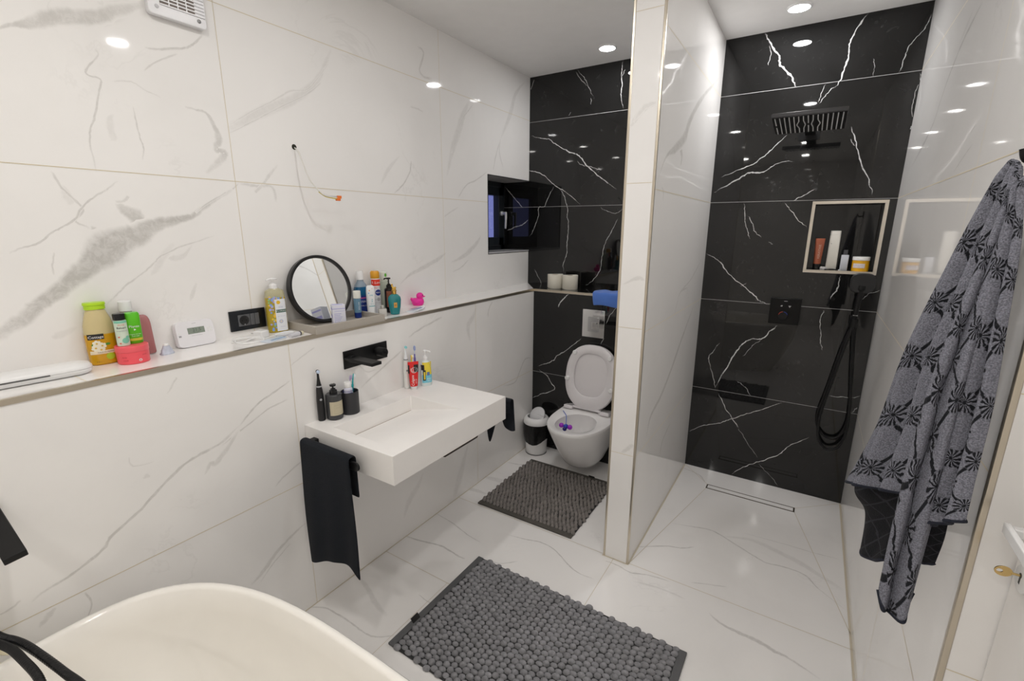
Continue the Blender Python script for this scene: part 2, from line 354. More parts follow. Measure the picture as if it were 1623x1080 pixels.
# ------------------------------------------------------------------ course of the marble veins: strength, [(a, b, half width)] in metres on each wall
VEINS = {
  'left': [
    (0.62, [(0.288,1.315,0.0158),(0.321,1.343,0.0161),(0.362,1.367,0.0182),(0.399,1.405,0.0167),(0.448,1.437,0.019),(0.492,1.476,0.0232),(0.533,1.512,0.0275),(0.58,1.552,0.0441),(0.627,1.582,0.0328),(0.669,1.596,0.0293),(0.708,1.623,0.0212),(0.748,1.638,0.0173),(0.788,1.647,0.0132),(0.841,1.661,0.009),(0.895,1.7,0.0069),(0.997,1.764,0.0048)]),
    (0.5, [(0.625,1.697,0.004),(0.64,1.68,0.0122),(0.662,1.664,0.0185),(0.68,1.654,0.0229),(0.697,1.65,0.0105)]),
    (0.4, [(0.551,1.625,0.0039),(0.562,1.608,0.0098),(0.566,1.592,0.0138),(0.57,1.575,0.0079)]),
    (0.3, [(0.626,1.698,0.004),(0.652,1.708,0.0041),(0.665,1.72,0.0041)]),
    (0.4, [(0.361,1.55,0.0023),(0.385,1.564,0.0023),(0.416,1.573,0.0024),(0.451,1.599,0.0024),(0.479,1.619,0.0024),(0.515,1.642,0.0025),(0.538,1.678,0.0025),(0.579,1.715,0.0025),(0.615,1.741,0.0026),(0.642,1.765,0.0026)]),
    (0.35, [(0.488,1.78,0.0029),(0.494,1.758,0.003),(0.512,1.721,0.003),(0.543,1.678,0.0031),(0.518,1.643,0.0031),(0.55,1.617,0.0031)]),
    (0.13, [(0.504,1.744,0.0037),(0.51,1.711,0.0113),(0.519,1.688,0.0076)]),
    (0.35, [(0.552,1.379,0.0024),(0.58,1.408,0.0025),(0.614,1.437,0.0025),(0.659,1.469,0.0025),(0.701,1.505,0.0026),(0.726,1.526,0.0026),(0.792,1.557,0.0027),(0.912,1.594,0.0028)]),
    (0.15, [(0.684,1.464,0.0021),(0.703,1.481,0.0087),(0.724,1.516,0.0109),(0.771,1.57,0.0066)]),
    (0.18, [(0.741,1.522,0.0022),(0.763,1.517,0.0089),(0.792,1.522,0.0067),(0.827,1.563,0.0023)]),
    (0.3, [(0.455,1.551,0.0021),(0.445,1.515,0.0021),(0.443,1.483,0.0021)]),
    (0.15, [(0.408,1.296,0.0038),(0.426,1.304,0.0096),(0.471,1.321,0.0039)]),
    (0.17, [(0.792,1.36,0.0023),(0.809,1.394,0.0069),(0.823,1.426,0.0023)]),
    (0.45, [(0.419,2.121,0.0033),(0.476,2.153,0.0051),(0.52,2.173,0.0139),(0.579,2.207,0.018),(0.656,2.229,0.0169),(0.719,2.268,0.0135),(0.798,2.312,0.008)]),
    (0.2, [(0.621,2.212,0.0018),(0.666,2.22,0.0113),(0.705,2.254,0.0192),(0.76,2.305,0.0138)]),
    (0.4, [(0.645,2.142,0.0023),(0.65,2.125,0.0023),(0.611,2.07,0.0023),(0.646,2.06,0.0023),(0.638,2.029,0.0023),(0.614,1.949,0.0023),(0.596,1.907,0.0023),(0.59,1.853,0.0023),(0.591,1.789,0.0023)]),
    (0.14, [(0.645,1.914,0.002),(0.65,1.888,0.0079),(0.65,1.942,0.0078),(0.665,1.965,0.002)]),
    (0.35, [(0.719,1.999,0.002),(0.72,1.947,0.002),(0.723,1.906,0.0021),(0.728,1.871,0.0021),(0.719,1.837,0.0021)]),
    (0.2, [(0.674,2.06,0.0019),(0.724,2.072,0.002),(0.759,2.056,0.002),(0.803,2.041,0.0021)]),
    (0.4, [(0.778,2.183,0.0028),(0.825,2.193,0.0029),(0.898,2.217,0.003),(0.93,2.237,0.003),(0.965,2.276,0.0031)]),
    (0.3, [(0.764,2.112,0.0022),(0.813,2.155,0.0023),(0.873,2.192,0.0023)]),
    (0.4, [(0.871,2.027,0.0033),(0.907,2.025,0.0033),(0.944,2.017,0.0045),(0.963,1.977,0.0069),(0.969,1.935,0.0116),(0.956,1.901,0.0092),(0.984,1.892,0.0117),(0.963,1.861,0.0117),(0.908,1.815,0.0069)]),
    (0.2, [(1.006,1.972,0.0141),(1.095,2.032,0.017),(1.206,2.095,0.0177),(1.326,2.163,0.0158),(1.422,2.254,0.0109),(1.5,2.385,0.0055)]),
    (0.28, [(1.005,1.963,0.0023),(1.092,2.014,0.0024),(1.227,2.095,0.0026),(1.351,2.169,0.0027),(1.432,2.237,0.0027)]),
    (0.25, [(1.013,1.991,0.0023),(1.086,2.044,0.0024),(1.185,2.105,0.0025),(1.281,2.168,0.0026),(1.366,2.197,0.0027),(1.48,2.324,0.0028)]),
    (0.3, [(1.024,1.788,0.0048),(1.093,1.783,0.005),(1.157,1.783,0.0051),(1.166,1.723,0.0052)]),
    (0.25, [(1.19,1.875,0.0052),(1.102,1.774,0.005),(1.08,1.763,0.005)]),
    (0.35, [(1.024,1.788,0.0024),(0.982,1.757,0.0024),(0.912,1.716,0.0023),(0.855,1.674,0.0023)]),
    (0.3, [(2.042,2.55,0.0053),(2.088,2.534,0.0054),(2.054,2.442,0.0054),(2.09,2.416,0.0054),(2.149,2.424,0.0055)]),
    (0.2, [(2.477,2.374,0.0077),(2.414,2.279,0.019),(2.363,2.175,0.0227),(2.314,2.086,0.0188),(2.25,1.914,0.0075)]),
    (0.3, [(2.526,2.37,0.0035),(2.401,2.25,0.0034),(2.35,2.146,0.0034),(2.301,2.057,0.0034)]),
    (0.2, [(3.141,2.638,0.0045),(3.01,2.53,0.0132),(2.948,2.393,0.0175),(2.825,2.216,0.0086)]),
    (0.3, [(2.825,2.216,0.0043),(2.765,2.099,0.0043),(2.735,2.003,0.0043)]),
    (0.25, [(2.825,2.216,0.0043),(2.81,2.121,0.0043),(2.855,2.03,0.0044)]),
    (0.35, [(1.959,1.977,0.0034),(1.945,1.913,0.0034),(1.886,1.845,0.0034),(1.821,1.798,0.0033)]),
    (0.15, [(1.879,1.992,0.0033),(1.788,1.91,0.0097),(1.732,1.834,0.0032)]),
    (0.3, [(2.664,1.988,0.0042),(2.541,1.924,0.0041),(2.437,1.886,0.004),(2.349,1.8,0.0039)]),
    (0.2, [(2.359,1.75,0.0039),(2.263,1.71,0.0038),(2.217,1.688,0.0038)]),
    (0.28, [(1.831,1.322,0.0035),(1.909,1.369,0.0071),(2.009,1.396,0.0109),(2.138,1.438,0.0113),(2.23,1.478,0.0039)]),
    (0.25, [(2.262,1.417,0.0039),(2.398,1.448,0.0122),(2.53,1.522,0.0125),(2.586,1.577,0.0042)]),
    (0.25, [(2.283,1.355,0.004),(2.37,1.379,0.004),(2.448,1.422,0.0041)]),
    (0.2, [(1.968,2.245,0.004),(2.032,2.246,0.0041),(2.07,2.235,0.0041)]),
  ],
  'low': [
    (0.45, [(0.197,0.633,0.0034),(0.236,0.649,0.0035),(0.298,0.663,0.004),(0.362,0.691,0.0041),(0.392,0.724,0.0042),(0.47,0.768,0.0039),(0.549,0.828,0.0041),(0.63,0.869,0.0042),(0.715,0.886,0.0044),(0.79,0.925,0.0034)]),
    (0.45, [(0.79,0.925,0.0032),(0.853,0.978,0.0033),(0.927,1.011,0.0034),(1.004,1.041,0.0035)]),
    (0.35, [(0.722,0.878,0.0027),(0.807,0.914,0.0028),(0.899,0.953,0.0029),(0.984,0.967,0.003)]),
    (0.3, [(0.656,0.795,0.0022),(0.681,0.827,0.0066),(0.706,0.826,0.0089),(0.788,0.911,0.0046)]),
    (0.3, [(0.891,0.632,0.0035),(0.937,0.66,0.0035),(1.014,0.688,0.0036)]),
    (0.33, [(0.749,0.279,0.0049),(0.809,0.312,0.0075),(0.868,0.356,0.0076),(0.939,0.389,0.0052),(1.001,0.408,0.004)]),
    (0.3, [(0.783,0.266,0.0025),(0.853,0.318,0.0025),(0.924,0.356,0.0026)]),
    (0.25, [(0.591,1.109,0.0024),(0.617,1.144,0.0024),(0.626,1.155,0.0024)]),
    (0.2, [(0.465,0.946,0.0019),(0.472,0.913,0.0019),(0.525,0.906,0.002)]),
    (0.18, [(0.491,0.86,0.002),(0.498,0.866,0.0059),(0.508,0.861,0.002)]),
    (0.35, [(0.303,0.586,0.0022),(0.313,0.542,0.0022),(0.295,0.502,0.0022)]),
    (0.25, [(0.198,0.548,0.0035),(0.222,0.57,0.007),(0.24,0.582,0.0035)]),
    (0.3, [(0.13,0.637,0.0025),(0.159,0.642,0.0025),(0.181,0.653,0.0025)]),
    (0.35, [(1.648,1.085,0.0044),(1.725,1.113,0.0046),(1.852,1.141,0.0047),(1.909,1.151,0.0048)]),
    (0.35, [(1.333,0.911,0.004),(1.418,0.95,0.0041),(1.508,0.99,0.0043),(1.604,1.034,0.0044)]),
    (0.2, [(2.229,1.18,0.0038),(2.181,1.102,0.015),(2.134,1.053,0.0149),(2.154,0.964,0.0075)]),
    (0.3, [(2.401,1.187,0.004),(2.35,1.134,0.0039),(2.336,1.077,0.0039)]),
    (0.35, [(2.88,0.692,0.0051),(2.796,0.703,0.005),(2.732,0.64,0.005),(2.655,0.565,0.0049),(2.506,0.582,0.0047)]),
    (0.2, [(2.111,0.313,0.0039),(2.061,0.208,0.0195),(2.011,0.104,0.0272),(1.962,0.017,0.0154)]),
    (0.17, [(1.712,0.309,0.0035),(1.652,0.238,0.0172),(1.596,0.196,0.017),(1.547,0.111,0.0067)]),
    (0.25, [(1.33,1.023,0.0031),(1.379,0.977,0.0032),(1.434,0.974,0.0033)]),
    (0.25, [(1.009,1.099,0.0025),(1.077,1.13,0.0025),(1.123,1.148,0.0026)]),
  ],
  'sh': [
    (1, [(1.51,2.683,0.007),(1.54,2.624,0.0087),(1.588,2.558,0.0104),(1.606,2.502,0.0111),(1.657,2.448,0.0121),(1.696,2.382,0.0086)]),
    (0.7, [(1.539,2.618,0.0035),(1.55,2.564,0.0035),(1.542,2.513,0.0035)]),
    (1, [(1.969,2.685,0.0032),(1.938,2.63,0.0096),(1.911,2.551,0.0081),(1.911,2.48,0.0082),(1.893,2.389,0.0066),(1.873,2.353,0.005)]),
    (0.8, [(1.872,2.357,0.004),(1.84,2.324,0.004),(1.814,2.281,0.0041)]),
    (0.8, [(1.831,2.376,0.0034),(1.818,2.332,0.0034),(1.806,2.288,0.0034)]),
    (0.75, [(2.221,2.629,0.0036),(2.203,2.568,0.004),(2.157,2.501,0.0043),(2.145,2.436,0.0041),(2.134,2.377,0.0038)]),
    (0.5, [(2.024,2.467,0.0026),(2.033,2.428,0.0026),(2.031,2.38,0.0026)]),
    (0.9, [(1.684,2.141,0.0035),(1.627,2.085,0.0054),(1.563,2.02,0.0073),(1.494,1.98,0.0056),(1.351,1.928,0.0038)]),
    (0.75, [(1.326,1.84,0.0078),(1.438,1.903,0.0076),(1.51,1.946,0.0089),(1.584,1.944,0.0074),(1.661,1.994,0.0036),(1.741,1.995,0.0028)]),
    (0.85, [(1.974,2.154,0.0033),(2.002,2.082,0.0058),(2.038,1.975,0.0064),(2.087,1.878,0.0055),(2.118,1.8,0.004)]),
    (0.7, [(1.978,2.09,0.0034),(2.003,2.053,0.0033)]),
    (0.8, [(1.85,1.843,0.0035),(1.799,1.811,0.0053),(1.751,1.778,0.0036)]),
    (0.8, [(1.711,1.771,0.004),(1.746,1.729,0.004),(1.793,1.677,0.004),(1.842,1.631,0.004)]),
    (0.7, [(2.222,2.372,0.0028),(2.223,2.309,0.0028),(2.212,2.237,0.0028),(2.225,2.128,0.0028),(2.233,2.017,0.0029)]),
    (0.8, [(1.499,1.774,0.0038),(1.516,1.7,0.0038),(1.531,1.624,0.0038),(1.556,1.561,0.0038)]),
    (0.7, [(1.532,1.7,0.0042),(1.559,1.653,0.0042),(1.578,1.605,0.0042),(1.618,1.573,0.0041)]),
    (0.5, [(1.656,1.547,0.003),(1.68,1.532,0.003)]),
    (0.95, [(1.314,1.473,0.004),(1.394,1.423,0.0064),(1.454,1.354,0.0055),(1.535,1.288,0.0047),(1.601,1.237,0.0062),(1.65,1.195,0.0077),(1.706,1.175,0.0038)]),
    (0.7, [(1.532,1.28,0.0031),(1.567,1.295,0.0031)]),
    (0.95, [(1.765,1.052,0.0077),(1.723,1.011,0.0077),(1.687,0.958,0.0059),(1.628,0.95,0.0047),(1.588,0.913,0.008),(1.527,0.796,0.0082),(1.454,0.591,0.0063)]),
    (0.6, [(1.687,0.958,0.0031),(1.644,0.909,0.0032),(1.592,0.832,0.0032)]),
    (0.75, [(1.453,0.904,0.0041),(1.413,0.831,0.0041),(1.393,0.788,0.0042),(1.427,0.687,0.0042),(1.454,0.591,0.0042)]),
    (0.85, [(1.475,0.562,0.005),(1.525,0.477,0.005),(1.574,0.406,0.005),(1.62,0.349,0.005)]),
    (0.5, [(1.62,0.349,0.0029),(1.688,0.256,0.0029),(1.754,0.171,0.0029)]),
    (0.85, [(1.306,0.243,0.0053),(1.402,0.31,0.0052),(1.496,0.353,0.0051),(1.574,0.399,0.005),(1.66,0.456,0.0049),(1.743,0.511,0.0048),(1.858,0.58,0.0047)]),
    (0.9, [(1.613,0.007,0.0055),(1.689,0.09,0.0054),(1.762,0.146,0.0054),(1.854,0.213,0.0052),(1.918,0.298,0.0051),(2.01,0.386,0.005)]),
    (0.45, [(1.764,0.133,0.0029),(1.826,0.076,0.0029),(1.889,0.012,0.0028)]),
    (0.6, [(1.581,0.668,0.0037),(1.63,0.632,0.0037),(1.675,0.582,0.0036)]),
    (0.7, [(1.986,1.17,0.004),(1.977,1.099,0.004),(1.991,0.997,0.0041),(2.007,0.93,0.0041)]),
    (0.8, [(2.071,0.665,0.0041),(2.155,0.67,0.004),(2.225,0.692,0.004)]),
    (0.7, [(2.199,0.586,0.0037),(2.221,0.621,0.0036)]),
    (0.8, [(2.033,1.372,0.0053),(2.03,1.292,0.0071),(2.007,1.235,0.0036)]),
    (0.7, [(2.149,1.244,0.0031),(2.183,1.282,0.0031),(2.225,1.302,0.0031)]),
  ],
  'to': [
    (0.8, [(0.696,2.676,0.0041),(0.691,2.623,0.0047),(0.694,2.536,0.0049),(0.694,2.463,0.0048),(0.713,2.39,0.0042)]),
    (0.6, [(0.712,2.627,0.0033),(0.695,2.586,0.0033)]),
    (0.55, [(0.374,2.673,0.0034),(0.422,2.624,0.0034),(0.45,2.582,0.0034),(0.475,2.529,0.0034),(0.497,2.492,0.0034)]),
    (0.5, [(0.361,2.668,0.0035),(0.404,2.612,0.0034),(0.451,2.563,0.0034)]),
    (0.5, [(0.48,2.487,0.0034),(0.485,2.444,0.0034)]),
    (0.4, [(0.336,2.412,0.0035),(0.314,2.396,0.0035)]),
    (0.7, [(0.035,2.667,0.0045),(-0.003,2.591,0.0046)]),
    (0.95, [(0.014,2.291,0.0047),(0.075,2.272,0.0046),(0.157,2.256,0.0046),(0.228,2.213,0.0068),(0.347,2.146,0.009),(0.415,2.116,0.0089),(0.464,2.056,0.0098),(0.55,1.986,0.0088),(0.698,1.886,0.0086)]),
    (0.7, [(0.397,2.089,0.004),(0.436,2.058,0.004),(0.492,2.046,0.004),(0.58,2.016,0.0039)]),
    (0.9, [(-0.006,2.045,0.0048),(0.043,2.039,0.0066),(0.14,1.997,0.0062),(0.235,1.924,0.0056),(0.305,1.887,0.0053),(0.431,1.789,0.0045)]),
    (0.8, [(0.212,1.925,0.0047),(0.178,1.867,0.0047),(0.138,1.782,0.0048),(0.09,1.778,0.0048),(0.083,1.706,0.0048),(0.044,1.612,0.0049),(0.007,1.559,0.0049)]),
    (0.85, [(0.235,1.924,0.0051),(0.294,1.863,0.0051),(0.325,1.783,0.0051),(0.331,1.704,0.0051),(0.342,1.634,0.0051),(0.334,1.522,0.0052),(0.331,1.429,0.0052),(0.31,1.366,0.0052),(0.312,1.293,0.0053)]),
    (0.6, [(0.587,1.768,0.0036),(0.625,1.744,0.0035),(0.697,1.728,0.0035),(0.746,1.756,0.0035)]),
    (0.8, [(0.719,1.7,0.0044),(0.683,1.615,0.0044),(0.636,1.527,0.0045),(0.614,1.439,0.0045),(0.609,1.339,0.0046),(0.553,1.254,0.0046),(0.494,1.211,0.0047)]),
    (0.6, [(0.055,1.312,0.004),(0.094,1.248,0.004),(0.126,1.201,0.004)]),
    (0.85, [(-0.222,1.943,0.0059),(-0.143,1.867,0.0059),(-0.092,1.813,0.0059),(-0.047,1.781,0.0059)]),
    (0.8, [(-0.202,1.606,0.0056),(-0.116,1.633,0.0055),(-0.052,1.654,0.0054),(-0.001,1.691,0.0054)]),
  ],
  'tl': [
    (0.85, [(0.509,1.185,0.0043),(0.458,1.137,0.0088),(0.424,1.086,0.0066)]),
    (0.9, [(0.617,0.886,0.0052),(0.556,0.834,0.0053),(0.487,0.775,0.0054),(0.422,0.726,0.0055),(0.41,0.701,0.0055),(0.355,0.664,0.0055),(0.267,0.626,0.0056)]),
    (0.85, [(0.28,0.605,0.0056),(0.351,0.564,0.0056),(0.384,0.523,0.0056),(0.414,0.473,0.0056),(0.31,0.417,0.0057),(0.218,0.362,0.0058)]),
    (0.7, [(0.777,0.907,0.0038),(0.752,0.861,0.0038)]),
    (0.6, [(0.86,1.131,0.0045),(0.811,1.066,0.0046),(0.788,1.002,0.0046)]),
  ],
  'fl': [
    (0.5, [(0.221,1.556,0.0048),(0.334,1.574,0.0047),(0.437,1.598,0.0046),(0.549,1.588,0.0045),(0.608,1.587,0.0045)]),
    (0.35, [(0.227,1.801,0.0033),(0.358,1.784,0.0032),(0.498,1.746,0.0031),(0.598,1.733,0.003)]),
    (0.45, [(0.676,1.861,0.0034),(0.782,1.884,0.0034),(0.865,1.905,0.0034),(0.967,1.888,0.0033),(1.103,1.812,0.0031),(1.209,1.81,0.003)]),
    (0.4, [(0.214,0.971,0.0036),(0.299,1.011,0.0036),(0.409,1.017,0.0035),(0.518,1.014,0.0034),(0.581,1.023,0.0033),(0.654,1.075,0.0034)]),
    (0.2, [(0.235,1.218,0.0061),(0.348,1.189,0.0097),(0.436,1.151,0.0103),(0.551,1.123,0.0081)]),
    (0.35, [(0.575,1.287,0.0023),(0.636,1.28,0.0023),(0.682,1.287,0.0022)]),
    (0.4, [(0.693,1.642,0.0029),(0.777,1.657,0.0028),(0.842,1.719,0.0028)]),
    (0.2, [(0.224,2.291,0.0127),(0.323,2.304,0.0209),(0.451,2.322,0.0164)]),
    (0.25, [(0.161,2.087,0.0081),(0.241,2.123,0.0161),(0.362,2.124,0.0079)]),
    (0.3, [(0.241,2.538,0.0067),(0.338,2.562,0.0067),(0.398,2.583,0.0067)]),
    (0.45, [(1.206,1.957,0.0035),(1.276,1.96,0.0034),(1.34,1.946,0.0034),(1.426,1.977,0.0033),(1.524,1.988,0.0033)]),
    (0.4, [(1.709,1.895,0.0027),(1.758,1.86,0.0053),(1.834,1.85,0.0074),(1.906,1.847,0.0089),(1.963,1.83,0.0071),(2.016,1.824,0.0053),(2.118,1.789,0.0035)]),
    (0.4, [(1.871,1.846,0.0031),(1.911,1.839,0.003),(1.943,1.828,0.003)]),
    (0.4, [(1.405,2.454,0.0039),(1.515,2.483,0.0039),(1.614,2.505,0.0038),(1.708,2.467,0.0037),(1.827,2.407,0.0036),(1.891,2.38,0.0035),(1.975,2.394,0.0034),(2.057,2.383,0.0033),(2.112,2.315,0.0032),(2.212,2.232,0.003)]),
    (0.17, [(1.667,2.48,0.0068),(1.813,2.535,0.0118),(1.934,2.503,0.0147),(2.038,2.467,0.0149),(2.21,2.364,0.0116)]),
    (0.25, [(1.761,2.579,0.0028),(1.929,2.59,0.0027),(2.078,2.595,0.0026),(2.203,2.607,0.0025)]),
    (0.45, [(1.305,2.142,0.0033),(1.431,2.236,0.0033),(1.504,2.262,0.0033),(1.562,2.311,0.0033)]),
    (0.3, [(1.601,2.037,0.003),(1.69,2.072,0.003),(1.753,2.099,0.0029)]),
    (0.2, [(1.367,1.894,0.003),(1.497,1.92,0.0058),(1.61,1.917,0.0028)]),
    (0.35, [(1.292,3.146,0.0044),(1.426,3.102,0.0043),(1.485,3.017,0.0041)]),
  ],
  'pe': [
    (0.2, [(1.195,2.024,0.0052),(1.234,2.078,0.0101),(1.299,2.108,0.0074)]),
    (0.25, [(1.201,1.383,0.0028),(1.268,1.415,0.0082),(1.297,1.406,0.0027)]),
    (0.18, [(1.209,2.043,0.0026),(1.242,2.088,0.0076),(1.265,2.101,0.0075),(1.305,2.107,0.0025)]),
    (0.25, [(1.241,0.583,0.003),(1.278,0.621,0.0089),(1.302,0.648,0.0059)]),
  ],
  'pr': [
    (0.42, [(2.037,1.821,0.0026),(2.134,1.918,0.0054),(2.265,1.97,0.0169),(2.431,2.043,0.0238),(2.492,2.117,0.0181),(2.668,2.243,0.0127),(2.847,2.336,0.01),(3.087,2.45,0.0071)]),
    (0.35, [(2.337,1.992,0.0144),(2.403,1.962,0.0119),(2.394,1.909,0.006)]),
    (0.25, [(2.101,1.797,0.0027),(2.139,1.775,0.0055),(2.14,1.739,0.0027)]),
    (0.3, [(3.121,1.453,0.0039),(2.879,1.347,0.0037),(2.617,1.29,0.0034),(2.568,1.249,0.0034)]),
    (0.38, [(3.018,1.178,0.0039),(2.766,1.014,0.011),(2.544,0.859,0.0104),(2.382,0.768,0.01),(2.205,0.71,0.0094),(2.161,0.611,0.0063)]),
    (0.3, [(2.791,1.293,0.0043),(2.605,1.283,0.0041),(2.526,1.177,0.004)]),
    (0.3, [(2.652,0.518,0.0037),(2.496,0.462,0.0071),(2.46,0.395,0.0071)]),
  ],
  'ri': [
    (0.35, [(2.102,2.291,0.0038),(2.18,2.27,0.0059),(2.284,2.243,0.0063),(2.401,2.183,0.0068),(2.497,2.106,0.0048),(2.567,2.032,0.005),(2.766,1.955,0.0109),(2.94,1.909,0.0059)]),
    (0.12, [(2.232,2.307,0.0041),(2.291,2.276,0.0105),(2.354,2.242,0.0044)]),
    (0.3, [(1.841,1.853,0.0017),(1.914,1.83,0.0018),(2.01,1.796,0.0019)]),
    (0.25, [(1.849,1.904,0.0017),(1.893,1.893,0.0018)]),
  ],
}

# ------------------------------------------------------------------ the room
def veins(mb, key, to3, m=0, skip=None, jit=0.7, widen=1.55):
    blk = widen < 1.2
    if blk: jit = 1.5
    rnd = random.Random(len(key)*31+ord(key[0]))
    for k, (s, pts) in enumerate(VEINS[key]):
        P = spline([Vector((a, b, w)) for a, b, w in pts], 8 if blk else 6)
        n = len(P); h = 0.0002+0.000009*k; rows = []; drift = 0.0
        for i, p in enumerate(P):
            t = P[min(i+1,n-1)]-P[max(i-1,0)]; t = Vector((t.x, t.y)).normalized(); nr = Vector((-t.y, t.x))
            w = max(0.0008, p.z)*widen*(rnd.uniform(0.45, 1.15) if blk else 1)+rnd.uniform(-1,1)*min(0.35*p.z, 0.0022)*(0 if blk else 1)
            drift = 0.55*drift+rnd.uniform(-1,1)*0.75
            q = Vector((p.x, p.y))+nr*drift*jit*min(max(p.z,0.0015),0.003)
            e = min(1, 4*min(i, n-1-i)/n+0.05)
            rows.append((q, nr*w, e, skip(q.x, q.y) if skip else False))
        N = Vector(to3(0,0,1))-Vector(to3(0,0,0)); up = (Vector(to3(1,0,0))-Vector(to3(0,0,0))).cross(Vector(to3(0,1,0))-Vector(to3(0,0,0))).dot(N) > 0
        b = len(mb.v)
        for idx, (q, d, e, _) in enumerate(rows):
            for c, v in ((-1,0),(-0.45,0.8),(0,1),(0.45,0.8),(1,0)):
                r = q+d*c; mb.c[len(mb.v)] = (v*e**0.5, s); mb.v.append(to3(r.x, r.y, h+idx*3e-6))
        cs = (-1,-0.45,0,0.45,1)
        for i in range(n-1):
            if rows[i][3] or rows[i+1][3]: continue
            for c in range(4):
                A, B = rows[i][0]+rows[i][1]*cs[c], rows[i][0]+rows[i][1]*cs[c+1]; Cc, Dd = rows[i+1][0]+rows[i+1][1]*cs[c+1], rows[i+1][0]+rows[i+1][1]*cs[c]
                if (Dd-A).cross(B-A) <= 0 or (Cc-B).cross(A-B) >= 0: continue
                a = b+i*5+c; mb.f.append((a, a+5, a+6, a+1) if up else (a, a+1, a+6, a+5)); mb.m.append(m)

def joint(mb, to3, a0, b0, a1, b1, w=0.0022, m=1, h=0.0007):
    d = Vector((a1-a0, b1-b0)).normalized(); nr = Vector((-d.y, d.x))*w/2
    N = Vector(to3(0,0,1))-Vector(to3(0,0,0)); up = (Vector(to3(1,0,0))-Vector(to3(0,0,0))).cross(Vector(to3(0,1,0))-Vector(to3(0,0,0))).dot(N) > 0
    mb.add([to3(a0-nr.x, b0-nr.y, h), to3(a1-nr.x, b1-nr.y, h), to3(a1+nr.x, b1+nr.y, h), to3(a0+nr.x, b0+nr.y, h)], [(0,1,2,3) if up else (3,2,1,0)], m)

# floor
mb = MB(); mb.box(-0.3, 2.6, YB-0.1, 3.45, -0.1, 0)
fl = lambda a, b, h: (a, b, h)
veins(mb, 'fl', fl)
for y in (1.412, 2.003): joint(mb, fl, D, y, W, y, 0.003)
for y in (0.81, 0.21, -0.39, -0.99): joint(mb, fl, D, y, WD, y, 0.003)
joint(mb, fl, 1.238, 1.412, 1.238, 2.003, 0.0025); joint(mb, fl, 0.64, 0.81, 0.64, 1.412); joint(mb, fl, 1.84, 0.81, 1.84, 1.412); joint(mb, fl, 0.64, 2.003, 0.64, YL)
for a in ((1.318,2.02,1.502,2.955),(2.223,2.09,1.992,2.95),(1.315,3.205,1.502,3.0),(2.22,3.205,1.992,3.0)): joint(mb, fl, *a, 0.0028)
joint(mb, fl, W-0.004, YR, W-0.004, 3.2, 0.008); joint(mb, fl, D+0.003, YB, D+0.003, YL, 0.006)
joint(mb, fl, XP2+0.004, YP, XP2+0.004, 3.2, 0.007); joint(mb, fl, XP1-0.006, YP-0.004, XP2+0.006, YP-0.004, 0.008)
struct('floor', mb, [MARBLE_FLOOR, GROUT_TAN], recalc=False)

# ceiling
mb = MB(); mb.box(-0.3, 2.6, YB-0.1, 3.45, H, H+0.1)
struct('ceiling', mb, PAINT)

# left wall with the window recess
WY, WZ0, WZ1 = 2.672, 1.453, 1.968
le = lambda a, b, h: (h, a, b)
mb = MB(); mb.box(-0.3, 0, YB, WY, 0, H); mb.box(-0.3, 0, WY, YT, 0, WZ0); mb.box(-0.3, 0, WY, YT, WZ1, H)
inwin = lambda y, z: y > WY-0.005 and WZ0-0.005 < z < WZ1+0.005
veins(mb, 'left', le, skip=lambda y, z: inwin(y, z) or z < ZL or y > YT or z > H)
joint(mb, le, YB, 1.794, WY, 1.794); joint(mb, le, YB, 2.394, YT, 2.394)
for k in (1.01, 2.21): joint(mb, le, k, ZL, k, H, 0.0018)
for k in (-0.19, -1.39, -2.59): joint(mb, le, k, ZL, k, H, 0.0018)
struct('wall_left', mb, [MARBLE, GROUT], recalc=False)
# the low wall whose top is the ledge
lo = lambda a, b, h: (D+h, a, b)
mb = MB(); mb.prism([(0,YB),(D,YB),(D,YL),(0,YT)], 0, ZL)
veins(mb, 'low', lo, skip=lambda y, z: z < 0.004 or z > ZL-0.02 or y > YL-0.004)
joint(mb, lo, YB, 0.592, YL, 0.592)
for k in (1.01, 2.21, -0.19, -1.39): joint(mb, lo, k, 0, k, ZL-0.014, 0.0018)
for k in (-0.19, 0.41, 1.01, 2.21): joint(mb, lambda a, b, h: (a, b, ZL+h), 0, k, D, k, 0.0018)
# a faint vein along the ledge
struct('wall_left_lower', mb, [MARBLE, GROUT], recalc=False)
mb = MB(); mb.box(D-0.011, D+0.002, YB, YL+0.004, ZL-0.015, ZL+0.001)
struct('trim_1', mb, TRIM)

# black wall above and below the toilet ledge
to = lambda a, b, h: (a, YT-h, b)
mb = MB(); mb.box(-0.3, XP1+0.05, YT, YT+0.15, 0, H)
veins(mb, 'to', to, skip=lambda x, z: x > XP1 or z < ZL or z > H or (x < 0.0 and not (WZ0 < z < WZ1)) or x < -0.24, widen=0.68)
for z in (2.381, 1.781): joint(mb, to, -0.25, z, XP1, z, 0.0022, 1)
struct('wall_back_toilet', mb, [BLACK, GROUT_GREY], recalc=False)
tl = lambda a, b, h: (a, YL-h, b)
mb = MB(); mb.prism([(D,YL),(XP1,YL),(XP1,YT),(0,YT)], 0, ZL)
veins(mb, 'tl', tl, skip=lambda x, z: x < D+0.003 or x > XP1 or z > ZL-0.015, widen=0.68)
joint(mb, tl, D, 0.586, XP1, 0.586, 0.0022, 1)
struct('wall_back_toilet_lower', mb, [BLACK, GROUT_GREY], recalc=False)
mb = MB(); mb.box(D+0.002, XP1, YL-0.002, YL+0.011, ZL-0.015, ZL+0.001)
struct('trim_2', mb, TRIM)

